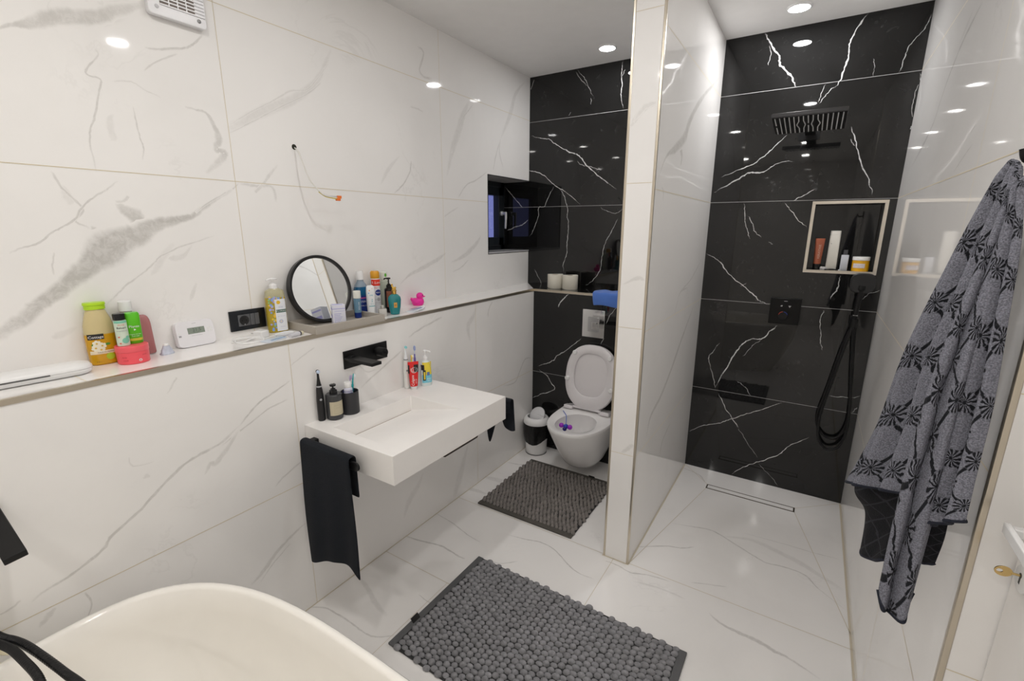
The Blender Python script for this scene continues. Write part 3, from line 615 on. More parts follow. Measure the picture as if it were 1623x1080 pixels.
# partition between toilet and shower
mb = MB(); mb.box(XP1, XP2, YP, YT, 0, H)
pe = lambda a, b, h: (a, YP-h, b); pr = lambda a, b, h: (XP2+h, a, b)
veins(mb, 'pe', pe, skip=lambda x, z: x < XP1+0.012 or x > XP2-0.012)
veins(mb, 'pr', pr, skip=lambda y, z: y < YP+0.012 or y > YT)
for z in (2.442, 1.807, 1.193, 0.582): joint(mb, pe, XP1+0.01, z, XP2-0.01, z, 0.0018)
for z in (2.381, 1.781, 1.181, 0.581): joint(mb, pr, YP+0.01, z, YT, z, 0.0022)
struct('wall_partition', mb, [MARBLE, GROUT], recalc=False)
for k, (x0, x1) in enumerate(((XP1-0.002, XP1+0.009), (XP2-0.009, XP2+0.002))):
    mb = MB(); mb.box(x0, x1, YP-0.002, YP+0.009, 0, H)
    struct('trim_%d' % (3+k), mb, TRIM, bevel=0.002)

# black shower wall with the niche
NX0, NX1, NZ0, NZ1, NY = 1.866, 2.178, 1.395, 1.760, 3.312
mb = MB()
x0, x1, y0, y1 = XP2-0.02, W+0.05, YT, YT+0.15
mb.box(x0, NX0, y0, y1, 0, H); mb.box(NX1, x1, y0, y1, 0, H); mb.box(NX0, NX1, y0, y1, 0, NZ0); mb.box(NX0, NX1, y0, y1, NZ1, H)
mb.box(NX0, NX1, NY, y1, NZ0, NZ1)
innic = lambda x, z: 1.852 < x < 2.193 and 1.381 < z < 1.775
veins(mb, 'sh', to, skip=lambda x, z: innic(x, z) or x < XP2 or x > W or z > H or z < 0, widen=0.68)
for z in (2.381, 1.181, 0.581): joint(mb, to, XP2, z, W, z, 0.0022)
joint(mb, to, XP2, 1.781, W, 1.781, 0.0022)
struct('wall_back_shower', mb, [BLACK, GROUT_GREY], recalc=False)
mb = MB(); a, t = 0.0145, 0.004
mb.box(NX0-a, NX1+a, YT-t, YT+0.02, NZ1-0.001, NZ1+a); mb.box(NX0-a, NX1+a, YT-t, YT+0.02, NZ0-a, NZ0+0.001)
mb.box(NX0-a, NX0+0.001, YT-t, YT+0.02, NZ0, NZ1); mb.box(NX1-0.001, NX1+a, YT-t, YT+0.02, NZ0, NZ1)
struct('trim_5', mb, mat('satin_niche_profile', (0.66,0.60,0.51), 0.4, 0.6))

# right wall, its end trim and the recess with the door
ri = lambda a, b, h: (W-h, a, b)
mb = MB(); mb.box(W, W+0.35, YR, YT+0.1, 0, H)
veins(mb, 'ri', ri, skip=lambda y, z: y > YT or z > H)
for z in (2.381, 1.781, 1.181, 0.581): joint(mb, ri, YR+0.01, z, YT, z, 0.0022)
joint(mb, ri, 1.742, 0, 1.742, H, 0.0018)
re = lambda a, b, h: (a, YR-h, b)
joint(mb, re, W, 0.742, WD+0.05, 0.742, 0.0018); joint(mb, re, W, 1.342, WD+0.05, 1.342, 0.0018)
struct('wall_right', mb, [MARBLE, GROUT], recalc=False)
mb = MB(); mb.box(W-0.002, W+0.010, YR-0.002, YR+0.010, 0, H)
struct('trim_6', mb, TRIM, bevel=0.002)
DY0, DZ1 = 0.29, 2.06
mb = MB(); mb.box(WD, WD+0.2, YB, DY0, 0, H); mb.box(WD, WD+0.2, DY0, YR, DZ1, H)
struct('wall_right_recess', mb, MARBLE)
mb = MB(); mb.box(-0.3, WD+0.25, YB-0.1, YB, 0, H)
struct('wall_front', mb, MARBLE)

# door leaf with lock and lever
mb = MB(); mb.box(WD+0.004, WD+0.044, DY0+0.004, YR-0.004, 0.006, DZ1-0.004)
door = struct('door_1', mb, DOORP, bevel=0.002)
KY, KZ = 1.081, 1.022
mb = MB(); mb.lathe([(0.026,0.0),(0.026,-0.007),(0.023,-0.009)], (WD+0.004, KY, KZ+0.085), 28, 0, 'x')
mb.box(WD-0.036, WD-0.002, KY-0.008, KY+0.008, KZ+0.077, KZ+0.093)
mb.box(WD-0.040, WD-0.030, KY-0.120, KY+0.010, KZ+0.075, KZ+0.095)
struct('door_handle', mb, WHITE, door, bevel=0.002)
mb = MB(); mb.lathe([(0.026,0.0),(0.026,-0.007),(0.023,-0.009)], (WD+0.004, KY, KZ), 28, 0, 'x')
rose = struct('lock_rosette', mb, WHITE, door)
mb = MB(); mb.box(WD-0.0052, WD-0.004, KY-0.003, KY+0.003, KZ-0.011, KZ+0.007); mb.lathe([(0.005,-0.0085),(0.005,-0.0095)], (WD+0.004,KY,KZ+0.005), 14, 0, 'x')
struct('keyhole', mb, MBLACK, rose)

# window: frame, sash, pane, handle
XW = -0.285
mb = MB(); f = 0.045
mb.box(XW, XW+0.06, WY, YT, WZ0, WZ0+f); mb.box(XW, XW+0.06, WY, YT, WZ1-f, WZ1)
mb.box(XW, XW+0.06, WY, WY+f, WZ0, WZ1); mb.box(XW, XW+0.06, YT-f, YT, WZ0, WZ1)
win = struct('window_1', mb, FRAME)
s0, s = f-0.008, 0.065
mb = MB(); a, b, c, d = WY+s0, YT-s0, WZ0+s0, WZ1-s0
mb.box(XW+0.02, XW+0.078, a, b, c, c+s); mb.box(XW+0.02, XW+0.078, a, b, d-s, d); mb.box(XW+0.02, XW+0.078, a, a+s, c, d); mb.box(XW+0.02, XW+0.078, b-s, b, c, d)
sash = struct('window_sash', mb, FRAME, win, bevel=0.004)
mb = MB(); mb.box(XW+0.040, XW+0.048, a+s-0.005, b-s+0.005, c+s-0.005, d-s+0.005)
struct('window_pane', mb, glass('window_glass', (0.9,0.92,0.96), 0.0), sash)
hx, hy, hz = XW+0.078, YT-f-0.024, 1.735
mb = MB(); mb.lathe([(0.017,0),(0.017,0.012),(0.012,0.016),(0.012,0.045)], (hx,hy,hz), 20, 0, 'x')
mb.tube([(hx+0.04,hy,hz+0.008),(hx+0.042,hy,hz-0.03),(hx+0.040,hy,hz-0.075),(hx+0.038,hy,hz-0.115)], [0.011,0.010,0.009,0.009,0.008], 12)
struct('window_handle', mb, mat('silver_window_handle', (0.66,0.66,0.68), 0.3, 0.4), win)
mb = MB(); mb.box(XW+0.07, 0.004, WY, YT-0.001, WZ0, WZ0+0.006)
struct('window_sill', mb, mat('light_sill', (0.62,0.62,0.64), 0.15), win)
mb = MB(); e = 0.005
mb.box(-0.006, 0.002, WY-e, WY, WZ0-e, WZ1+e); mb.box(-0.006, 0.002, WY, YT-0.001, WZ1, WZ1+e); mb.box(-0.006, 0.002, WY, YT-0.001, WZ0-e, WZ0)
struct('trim_7', mb, mat('dark_recess_profile', (0.06,0.06,0.065), 0.3, 0.8))

# ------------------------------------------------------------------ ceiling lamps
RING = mat('white_lamp_ring', (0.85,0.85,0.85), 0.35)
DIFF = {k: mat('lit_lamp_diffuser_'+k, (0.9,0.9,0.9), 0.5, emit=LAMP_COL[k], estr=60.0) for k in LAMP_COL}
LAMP_LABEL = ['round ceiling downlight above the toilet', 'round ceiling downlight above the shower head',
  'round ceiling downlight above the washbasin mat', 'round ceiling downlight before the shower entrance',
  'round ceiling downlight above the bathtub faucet end', 'round ceiling downlight above the bathtub near the door',
  'round ceiling downlight behind the bathtub, on the left', 'round ceiling downlight behind the bathtub, on the right',
  'round ceiling downlight at the rear of the room, on the left', 'round ceiling downlight at the rear of the room, on the right']
rp = MB(); rp.lathe([(0.047,0.0),(0.056,0.0),(0.057,-0.004),(0.050,-0.009),(0.046,-0.008),(0.046,0.0)], seg=36, cap0=False, cap1=False)
dp = MB(); dp.lathe([(0.0465,-0.004),(0.0465,-0.006)], seg=36)
for i, (x, y, k, pw) in enumerate(LAMPS):
    t = thing('downlight', 'lit '+LAMP_LABEL[i], 'ceiling light', (x, y, H), group='ceiling downlights')
    obj('lamp_ring', rp, RING, t); obj('diffuser', dp, DIFF[k], t)
    L = bpy.data.lights.new('lamp_light', 'AREA'); L.shape = 'DISK'; L.size = 0.09; L.energy = LAMP_POW*pw; L.color = LAMP_COL[k]
    lo_ = bpy.data.objects.new('lamp_light', L); COL.objects.link(lo_); lo_.parent = t; lo_.location = (0,0,-0.0095)

# ------------------------------------------------------------------ bathtub
TX, TY, TA, TB, TZ = 1.085, 0.205, 0.755, 0.418, 0.58
def oval(a, b, z, n=2.85, seg=72, cx=TX, cy=TY):
    return [(cx+x, cy+y, z) for x, y, _ in sec_ring(z, a, b, n, seg)]
t = thing('bathtub', 'white freestanding oval bathtub in the near left corner, cut by the frame', 'bathtub')
mb = MB(); R = []
for k in range(9):
    s = k/8; R.append(oval(TA-0.20*(1-s)**1.6, TB-0.10*(1-s)**1.6, 0.0+0.545*s))
R += [oval(TA+0.002, TB+0.002, 0.560), oval(TA+0.001, TB+0.001, 0.572), oval(TA-0.006, TB-0.006, TZ), oval(TA-0.018, TB-0.018, TZ), oval(TA-0.026, TB-0.026, 0.573)]
for k in range(1, 10):
    s = k/9; R.append(oval(TA-0.028-0.24*s**2.2, TB-0.028-0.125*s**2.2, 0.566-0.43*s**0.85 if s < 1 else 0.13))
R.append(oval(TA-0.36, TB-0.22, 0.122))
mb.loft(R, 0, True, True)
obj('tub_shell', mb, WHITE_G, t, angle=60)
mb = MB(); mb.lathe([(0.034,0.122),(0.034,0.127),(0.028,0.131),(0.0,0.132)], (TX,TY,0), 28)
obj('drain_plug', mb, CHROME, t)

# bath mixer on the left wall: flat black spout, and the hand-shower hose
t = thing('bath_mixer', 'flat matt black bath spout jutting from the left wall at the frame edge', 'faucet', (D, 0.168, 0.914))
mb = MB(); mb.box(0.0, 0.208, -0.019, 0.022, -0.009, 0.009)
mb.xform(Matrix.Translation((0,0,0.01)) @ Matrix.Rotation(0.22, 4, 'Y') @ Matrix.Rotation(0.12, 4, 'X'))
obj('spout', mb, MBLACK, t, bevel=0.002)
mb = MB(); mb.box(0.0, 0.006, -0.17, 0.022, -0.038, 0.038); obj('wall_plate', mb, MBLACK, t, bevel=0.003)
mb = MB(); mb.lathe([(0.02,0.005),(0.02,0.05),(0.018,0.052)], (0,-0.11,0), 24, 0, 'x'); obj('mixer_knob', mb, MBLACK, t)
HOSE = mat('black_ribbed_hose', (0.006,0.006,0.0065), 0.4, ior=1.38)
mb = MB()
path = [(D,-0.03,.74),(.28,.05,.725),(.33,.093,.705),(.40,.115,.688),(.47,.142,.680),(.62,.170,.666),(.72,.185,.650),(.86,.18,.58),(.98,.10,.40),(.96,-.02,.30),(.80,-.04,.40),(.70,.07,.58),(.63,.131,.655),(.515,.127,.682),(.43,.108,.69),(.35,.06,.70),(.28,-.04,.73),(.245,-.10,.80)]
mb.tube(path, lambda u: 0.0083+0.0007*math.sin(u*2*PI*330), 12, 0, 60)
tag(obj('shower_hose', mb, HOSE, angle=80), 'black ribbed shower hose looping over the bathtub rim', 'hose')
t = thing('hand_shower', 'black bath hand shower on the left wall beside the bath spout', 'hand shower', (0.25, -0.10, 0.78))
mb = MB(); mb.tube([(0,0,0.02),(0.004,0,0.10),(0.01,0,0.20)], 0.012, 14); obj('handle', mb, MBLACK, t)
mb = MB(); mb.box(-0.022, 0.0, -0.012, 0.012, 0.06, 0.09); obj('wall_bracket', mb, MBLACK, t, bevel=0.002)

# white artificial flowers behind the tub
t = thing('artificial_flowers', 'cream artificial orchid with yellow hearts between bathtub and left wall', 'plant', (0.285, 0.085, 0))
mb = MB(); mb.lathe([(0.030,0),(0.045,0.09),(0.047,0.10),(0.042,0.10),(0.038,0.09),(0.0,0.085)], seg=24); obj('pot', mb, WHITE, t)
mb = MB(); mb.tube([(0,0,0.085),(0.004,0.0,0.3),(0.0,0.005,0.5),(0.01,0.01,0.64)], 0.003, 8); obj('stem', mb, mat('green_stem', (0.12,0.22,0.05), 0.5), t)
PETAL = mat('cream_petal', (0.80,0.74,0.56), 0.5, sheen=0.2); HEART = mat('yellow_heart', (0.75,0.50,0.06), 0.5)
for fi, (fx, fy, fz, rot) in enumerate([(0.012,0.028,0.600,0.1),(0.02,0.022,0.535,0.7),(0.016,0.0,0.655,0.4),(0.012,-0.03,0.57,1.2)]):
    mb = MB()
    for k in range(6):
        a = rot+2*PI*k/6
        def fn(u, v, a=a):
            r = 0.003+0.031*v; w = 0.013*math.sin(PI*min(1,v*0.9+0.1))**0.6*(u-0.5)*2
            y, z = r*math.cos(a)-w*math.sin(a), r*math.sin(a)+w*math.cos(a)
            return (0.010*v*v*(1-abs(u-0.5)), y, z)
        mb.grid(fn, 5, 6)
    mb.xform(Matrix.Translation((fx,fy,fz)) @ Matrix.Rotation(-0.5, 4, 'Z'))
    fl_ = obj('flower', mb, PETAL, t, solid=0.0012)
    mb = MB(); mb.sphere((fx+0.004,fy,fz), 0.006); obj('flower_heart', mb, HEART, fl_)

# ------------------------------------------------------------------ washbasin
SX0, SX1, SY0, SY1, SZ0, SZ1 = D, 0.735, 1.042, 1.770, 0.722, 0.838
t = thing('washbasin', 'white rectangular wall-hung stone washbasin with a sloping trough', 'washbasin')
bx0, bx1, by0, by1, bd = 0.345, 0.662, 1.092, 1.528, 0.072
mb = MB(); r_ = 0.0
o_ = [(SX0,SY0),(SX1,SY0),(SX1,SY1),(SX0,SY1)]; i_ = [(bx0,by0),(bx1,by0),(bx1,by1),(bx0,by1)]
vs = [(x,y,SZ0) for x,y in o_]+[(x,y,SZ1) for x,y in o_]+[(x,y,SZ1) for x,y in i_]+[(bx0+0.004,by0+0.004,SZ1-bd),(bx0+0.004,by1-0.004,SZ1-bd)]
fs = [(0,3,2,1)]+[(k,(k+1)%4,4+(k+1)%4,4+k) for k in range(4)]+[(4+k,4+(k+1)%4,8+(k+1)%4,8+k) for k in range(4)]
fs += [(8,12,13,11),(8,9,12),(10,11,13),(9,10,13,12)]
mb.add(vs, fs)
obj('basin_body', mb, SOLID, t, bevel=0.0022, angle=25)
mb = MB(); mb.box(bx0+0.006, bx0+0.0095, by0+0.07, by1-0.008, SZ1-bd-0.003, SZ1-bd+0.0014)
obj('drain_slot', mb, mat('bronze_drain_slot', (0.20,0.13,0.06), 0.4, 0.6), t)
mb = MB(); mb.tube([(0.715,1.335,SZ0+0.001),(0.715,1.335,SZ0-0.016),(0.716,1.34,SZ0-0.018),(0.716,1.45,SZ0-0.018),(0.716,1.56,SZ0-0.018),(0.715,1.565,SZ0-0.016),(0.715,1.565,SZ0+0.001)], 0.0035, 8, 0, 1)
tag(obj('under_basin_rail', mb, mat('dark_brown_rail', (0.03,0.018,0.012), 0.35)), 'thin dark rail under the front of the washbasin', 'rail')

t = thing('basin_faucet', 'matt black wall-mounted basin faucet with plate, spout and round knob', 'faucet', (D, 1.375, 1.06))
mb = MB(); mb.box(0, 0.006, -0.123, 0.126, -0.040, 0.041); obj('wall_plate', mb, MBLACK, t, bevel=0.004)
mb = MB(); mb.box(0.006, 0.180, -0.119, -0.066, 0.000, 0.014); mb.lathe([(0.016,0.004),(0.016,0.03)], (0,-0.092,0.005), 20, 0, 'x'); obj('spout', mb, MBLACK, t, bevel=0.002)
mb = MB(); mb.lathe([(0.017,0.005),(0.017,0.018),(0.021,0.020),(0.021,0.062),(0.019,0.065),(0.0,0.065)], (0,0.058,0.006), 28, 0, 'x')
mb.box(0.064, 0.072, 0.054, 0.062, 0.008, 0.010); obj('mixer_knob', mb, MBLACK, t)

# towel bars on both sides of the basin with dark towels
TERRY = mat('dark_blue_terry', (0.0045,0.007,0.012), 0.95, bump=0.8, bscale=420, var=0.4, vscale=90)
def towel_bar(label, y, out):
    t = thing('towel_bar', label, 'towel bar', (0, y, 0), group='black towel bars of the washbasin')
    mb = MB(); P = []
    for k in range(9):
        a = -PI/2+PI*k/8; P.append((0.600+0.017*math.cos(a), 0.783+0.017*math.sin(a)))
    poly = [(0.285,0.766)]+P+[(0.285,0.800)]
    b = mb.prism(poly, -0.004, 0.004); mb.v = [(p[0], p[2], p[1]) for p in mb.v]
    obj('bar', mb, MBLACK, t, bevel=0.0015)
    mb = MB(); e = 0.052 if out < 0 else -0.046
    mb.box(0.285, 0.315, min(0,e), max(0,e), 0.766, 0.800); obj('mounting_arm', mb, MBLACK, t, bevel=0.0015)
    return t
towel_bar('black flat towel bar with rounded end on the left side of the washbasin', 0.990, -1)
towel_bar('black towel bar hidden behind the right side of the washbasin', 1.815, 1)

def lerp(a, b, t): return a+(b-a)*t
# towel on the left bar: long outer flap, short inner flap
mb = MB()
def fn(u, v):
    x = lerp(0.292, 0.582, u)
    s = v*1.0
    La, Lb = 0.17+0.0*u, 0.0
    ztop = 0.813
    zb = 0.262+0.075*math.sin(PI*min(1,u*1.15)*0.62)+(0.006 if u < .9 else -0.02*(u-.9)*10)
    if s < 0.24:                         # inner flap, up
        k = s/0.24; z = lerp(0.64, ztop-0.006, k); y = 1.006+0.003*(1-k)
    elif s < 0.34:                       # over the bar
        k = (s-0.24)/0.10; a = PI*k; y = 0.990+0.0160*math.cos(a); z = ztop-0.006+0.010*math.sin(a)
    else:
        k = (s-0.34)/0.66; z = lerp(ztop-0.006, zb, k)
        y = 0.974-0.012*k-0.013*math.sin(u*PI*1.6+0.4)*k**1.2-0.007*math.sin(k*4+u*3)*k+0.004*math.sin(u*17+k*2)*k
        x += 0.012*k*(u-0.3)+0.010*k
    return (x, y, z)
mb.grid(fn, 22, 48)
tw = obj('hand_towel', mb, TERRY, solid=0.006, solid_off=0, subsurf=1)
tag(tw, 'dark navy terry towel hanging over the bar left of the washbasin', 'towel', 'dark towels of the washbasin')
# crumpled cloth on the right bar
mb = MB()
def fn(u, v):
    x = lerp(0.52, 0.742, u); ztop = 0.806
    zb = 0.640-0.105*math.exp(-((u-0.34)/0.11)**2)+0.055*math.exp(-((u-0.56)/0.09)**2)-0.012*math.exp(-((u-0.95)/0.1)**2)
    if v < 0.3: k = v/0.3; z = lerp(0.70-0.04*math.sin(u*5), ztop-0.006, k); y = 1.8005+0.002*math.sin(u*14)*(1-k)
    elif v < 0.4: k = (v-0.3)/0.1; a = PI*(1-k); y = 1.815+0.0145*math.cos(a); z = ztop-0.006+0.010*math.sin(a)
    else: k = (v-0.4)/0.6; z = lerp(ztop-0.006, zb, k); y = 1.8295+0.012*k+0.012*math.sin(u*13)*k
    return (x, y, z)
mb.grid(fn, 26, 30)
tw = obj('hand_towel', mb, TERRY, solid=0.005, solid_off=0, subsurf=1)
tag(tw, 'black cloth with drooping corners hanging behind the right side of the washbasin', 'towel', 'dark towels of the washbasin')

# ------------------------------------------------------------------ toilet
t = thing('toilet', 'white wall-hung toilet with raised seat and lid before the black wall', 'toilet', (0.735, YL, 0))
def toilet_ring(z, w, front, back=0.0, seg=48, nose=2.3, inset=0):
    """D-shaped ring: straight back at y=-back, rounded front at y=-front"""
    pts = []; a = w; straight = back+ (front-back)*0.38
    for i in range(seg):
        th = -PI+2*PI*i/seg        # front at th=-90deg
        c, s = math.cos(th), math.sin(th)
        if s <= 0:
            x = a*math.copysign(abs(c)**(2/nose), c); y = -straight-(front-straight)*abs(s)**(2/nose)
        else:
            x = a*math.copysign(abs(c)**(2/9), c); y = -straight+(straight-back)*abs(s)**(2/9)
        pts.append((x, y, z))
    return pts
RZ, RF, RW = 0.400, 0.514, 0.190
mb = MB(); R = []
for z, w, f, b in [(0.078,0.090,0.28,0.10),(0.086,0.110,0.315,0.06),(0.11,0.126,0.345,0.0),(0.17,0.142,0.395,0.0),(0.25,0.160,0.445,0.0),(0.33,0.184,0.489,0.0),(0.375,0.196,0.511,0.0),(0.392,0.200,0.517,0.0),(0.400,0.197,0.514,0.0)]:
    R.append(toilet_ring(z, w, f, b))
def hole(z, a, f, bk): # egg opening
    r = []
    cy = (f+bk)/2
    for i in range(48):
        th = -PI+2*PI*i/48; c, s = math.cos(th), math.sin(th)
        w = a*(1-0.10*max(0, s))
        r.append((w*math.copysign(abs(c)**(2/2.3), c), -cy+(f-bk)/2*math.copysign(abs(s)**(2/2.3), s), z))
    return r
R += [hole(0.400,0.132,0.470,0.145), hole(0.394,0.126,0.463,0.152), hole(0.36,0.135,0.470,0.145), hole(0.30,0.120,0.445,0.155), hole(0.22,0.085,0.39,0.18), hole(0.17,0.055,0.33,0.20), hole(0.165,0.02,0.28,0.24)]
for ring in R:
    for i, (x, y, z) in enumerate(ring):
        if z < 0.17 and y > -0.12: ring[i] = (x, y, max(z, 0.17-(-y)*0.7))
mb.loft(R, 0, True, True)
obj('toilet_bowl', mb, CERAMIC, t, angle=50)
# seat and lid raised together, leaning on the wall
def seat_outline(sc, n=44, L=0.45, w=0.183):
    pts = []
    for i in range(n):
        th = 2*PI*i/n; c, s = math.cos(th), math.sin(th)
        x = w*math.copysign(abs(c)**(2/2.5), c)*(1-0.10*max(0,-s)**2); z = L/2+L/2*math.copysign(abs(s)**(2/2.5), s)
        pts.append((x*sc, L/2+(z-L/2)*sc))
    return pts
tilt = Matrix.Translation((-0.014,-0.100,0.412)) @ Matrix.Rotation(-math.radians(10), 4, 'X')
out_ = seat_outline(1.0); lidm = MB()
lidm.loft([[(x, y, z) for x, z in seat_outline(s)] for y, s in ((-0.006,0.97),(-0.004,0.985),(0.004,1.0),(0.012,0.985),(0.015,0.95))])
lidm.xform(tilt); lid = obj('toilet_lid', lidm, SEATP, t, angle=50)
sm = MB(); inn = []
for i in range(44):
    th = 2*PI*i/44; c, s = math.cos(th), math.sin(th)
    inn.append((0.118*math.copysign(abs(c)**(2/2.6), c), 0.243+0.148*math.copysign(abs(s)**(2/2.6), s)))
def ring3(pl, y): return [(x, y, z) for x, z in pl]
grow = lambda pl, k: [((x)*k, 0.245+(z-0.245)*k) for x, z in pl]
so = seat_outline(0.99)
sm.loft([ring3(inn,-0.008), ring3(grow(inn,1.0),-0.018), ring3(grow(inn,1.05),-0.023), ring3(seat_outline(0.965),-0.023), ring3(so,-0.018), ring3(so,-0.008)], 0, False, False)
n = len(sm.v)-44; 
for i in range(44): sm.f.append((i, n+i, n+(i+1)%44, (i+1)%44)); sm.m.append(0)
sm.xform(tilt); seat = obj('toilet_seat', sm, SEATP, t, angle=50)
for x, z in ((-0.125,0.385),(0.128,0.375),(-0.163,0.20),(0.160,0.165)):
    b_ = MB(); b_.lathe([(0.016,-0.023),(0.0155,-0.035),(0.012,-0.039),(0,-0.039)], seg=18); 
    b_.v = [(p[0]+x, p[2], p[1]+z) for p in b_.v]; b_.xform(tilt); obj('seat_bumper', b_, WHITE, seat)
hm = MB(); hm.box(-0.165, -0.100, -0.034, 0.020, -0.010, 0.014); hm.box(0.100, 0.165, -0.034, 0.020, -0.010, 0.014); hm.box(-0.10, 0.10, -0.022, 0.012, 0.002, 0.020); hm.xform(tilt)
obj('seat_hinge', hm, SEATP, t, bevel=0.005)
for x in (-0.115, 0.085):
    pm = MB(); pm.lathe([(0.009,0.398),(0.009,0.412)], (x-0.012,-0.10,0), 14); obj('hinge_pin', pm, CHROME, t)

# toilet freshener: wire hook with coloured balls
t = thing('toilet_freshener', 'blue and purple ball toilet freshener hanging inside the toilet bowl', 'toilet freshener', (0.672, 2.580, 0.368))
BLUE = mat('blue_freshener', (0.02,0.06,0.45), 0.3); PURP = mat('purple_freshener', (0.35,0.03,0.55), 0.3)
mb = MB(); mb.tube([(0,0,0.008),(-0.02,0.045,0.022),(-0.040,0.085,0.034),(-0.070,0.120,0.0360),(-0.095,0.150,0.0355)], 0.0024, 8); obj('wire_hook', mb, mat('blue_wire', (0.08,0.15,0.55), 0.4), t)
mb = MB(); mb.sphere((0,0,-0.004), 0.017); obj('blue_ball', mb, BLUE, t)
mb = MB(); mb.sphere((0.004,-0.026,-0.010), 0.014); obj('dark_ball', mb, mat('navy_freshener', (0.015,0.015,0.16), 0.3), t)
for dx in (-0.030, 0.031):
    mb = MB(); mb.sphere((dx,-0.004,0), 0.0165); obj('purple_ball', mb, PURP, t)

# flush plate
t = thing('flush_plate', 'chrome flush plate on the black wall above the toilet', 'flush plate', (0.697, YL, 0.997))
mb = MB(); mb.box(-0.079, 0.079, -0.006, 0, -0.095, 0.095); pl_ = obj('plate', mb, CHROME, t, bevel=0.0015)
mb = MB(); mb.box(-0.038, 0.042, -0.010, -0.006, -0.055, 0.045); bt = obj('button', mb, mat('brushed_chrome', (0.62,0.62,0.63), 0.18, 1.0), t, bevel=0.0012)
mb = MB(); mb.box(-0.012, 0.034, -0.0125, -0.010, -0.038, 0.012); obj('small_flush_button', mb, CHROME, t, bevel=0.001)

# bin with a black liner
t = thing('waste_bin', 'small white swing-lid bin with a black liner beside the toilet', 'bin', (0.326, 2.805, 0))
mb = MB(); mb.lathe([(0.074,0),(0.077,0.004),(0.081,0.10),(0.090,0.235),(0.087,0.235),(0.078,0.10),(0.0,0.012)], seg=36, cap1=False); obj('bin_body', mb, WHITE, t)
mb = MB(); mb.lathe([(0.0,0.006),(0.0765,0.006),(0.077,0.0),(0.079,0.0),(0.079,0.006)], seg=36, cap0=False, cap1=False); obj('bin_base_ring', mb, mat('dark_bin_edge', (0.1,0.1,0.1), 0.5), t)
BAG = mat('black_bin_liner', (0.006,0.006,0.006), 0.25, bump=0.6, bscale=40)
mb = MB(); n = 56; R = []
rb = random.Random(5)
hem = [0.098+0.018*math.sin(2*PI*i/n*1+0.9)+0.010*math.sin(2*PI*i/n*3+2.0) for i in range(n)]
for k in range(9):
    s = k/8; ring = []
    for i in range(n):
        a = 2*PI*i/n; z = lerp(hem[i], 0.238, s)
        rr_ = 0.081+0.010*(z-0.10)/0.14+0.004+0.006*math.sin(PI*s)*(0.7+0.5*math.sin(5*a+1))+0.0015*math.sin(17*a)*(1-s)
        ring.append((rr_*math.cos(a), rr_*math.sin(a), z))
    R.append(ring)
R.append([(0.088*math.cos(2*PI*i/n), 0.088*math.sin(2*PI*i/n), 0.241) for i in range(n)])
mb.loft(R, 0, False, False); obj('bin_liner', mb, BAG, t)
mb = MB(); mb.lathe([(0.094,0.232),(0.096,0.240),(0.093,0.262),(0.083,0.276),(0.070,0.282),(0.066,0.281),(0.066,0.272),(0.090,0.236)], seg=40, cap0=False, cap1=False); obj('lid_rim', mb, WHITE, t)
mb = MB()
def fn(u, v):
    a = 2*PI*u; r = 0.064*math.sin(v*PI/2); return (r*math.cos(a), r*math.sin(a), 0.020*math.cos(v*PI/2))
mb.grid(fn, 32, 8); mb.xform(Matrix.Translation((0.004,0.004,0.286)) @ Matrix.Rotation(-0.2, 4, 'Z') @ Matrix.Rotation(math.radians(52), 4, 'X')); obj('swing_lid', mb, mat('grey_white_swing_lid', (0.66,0.66,0.68), 0.35), t, solid=0.003)

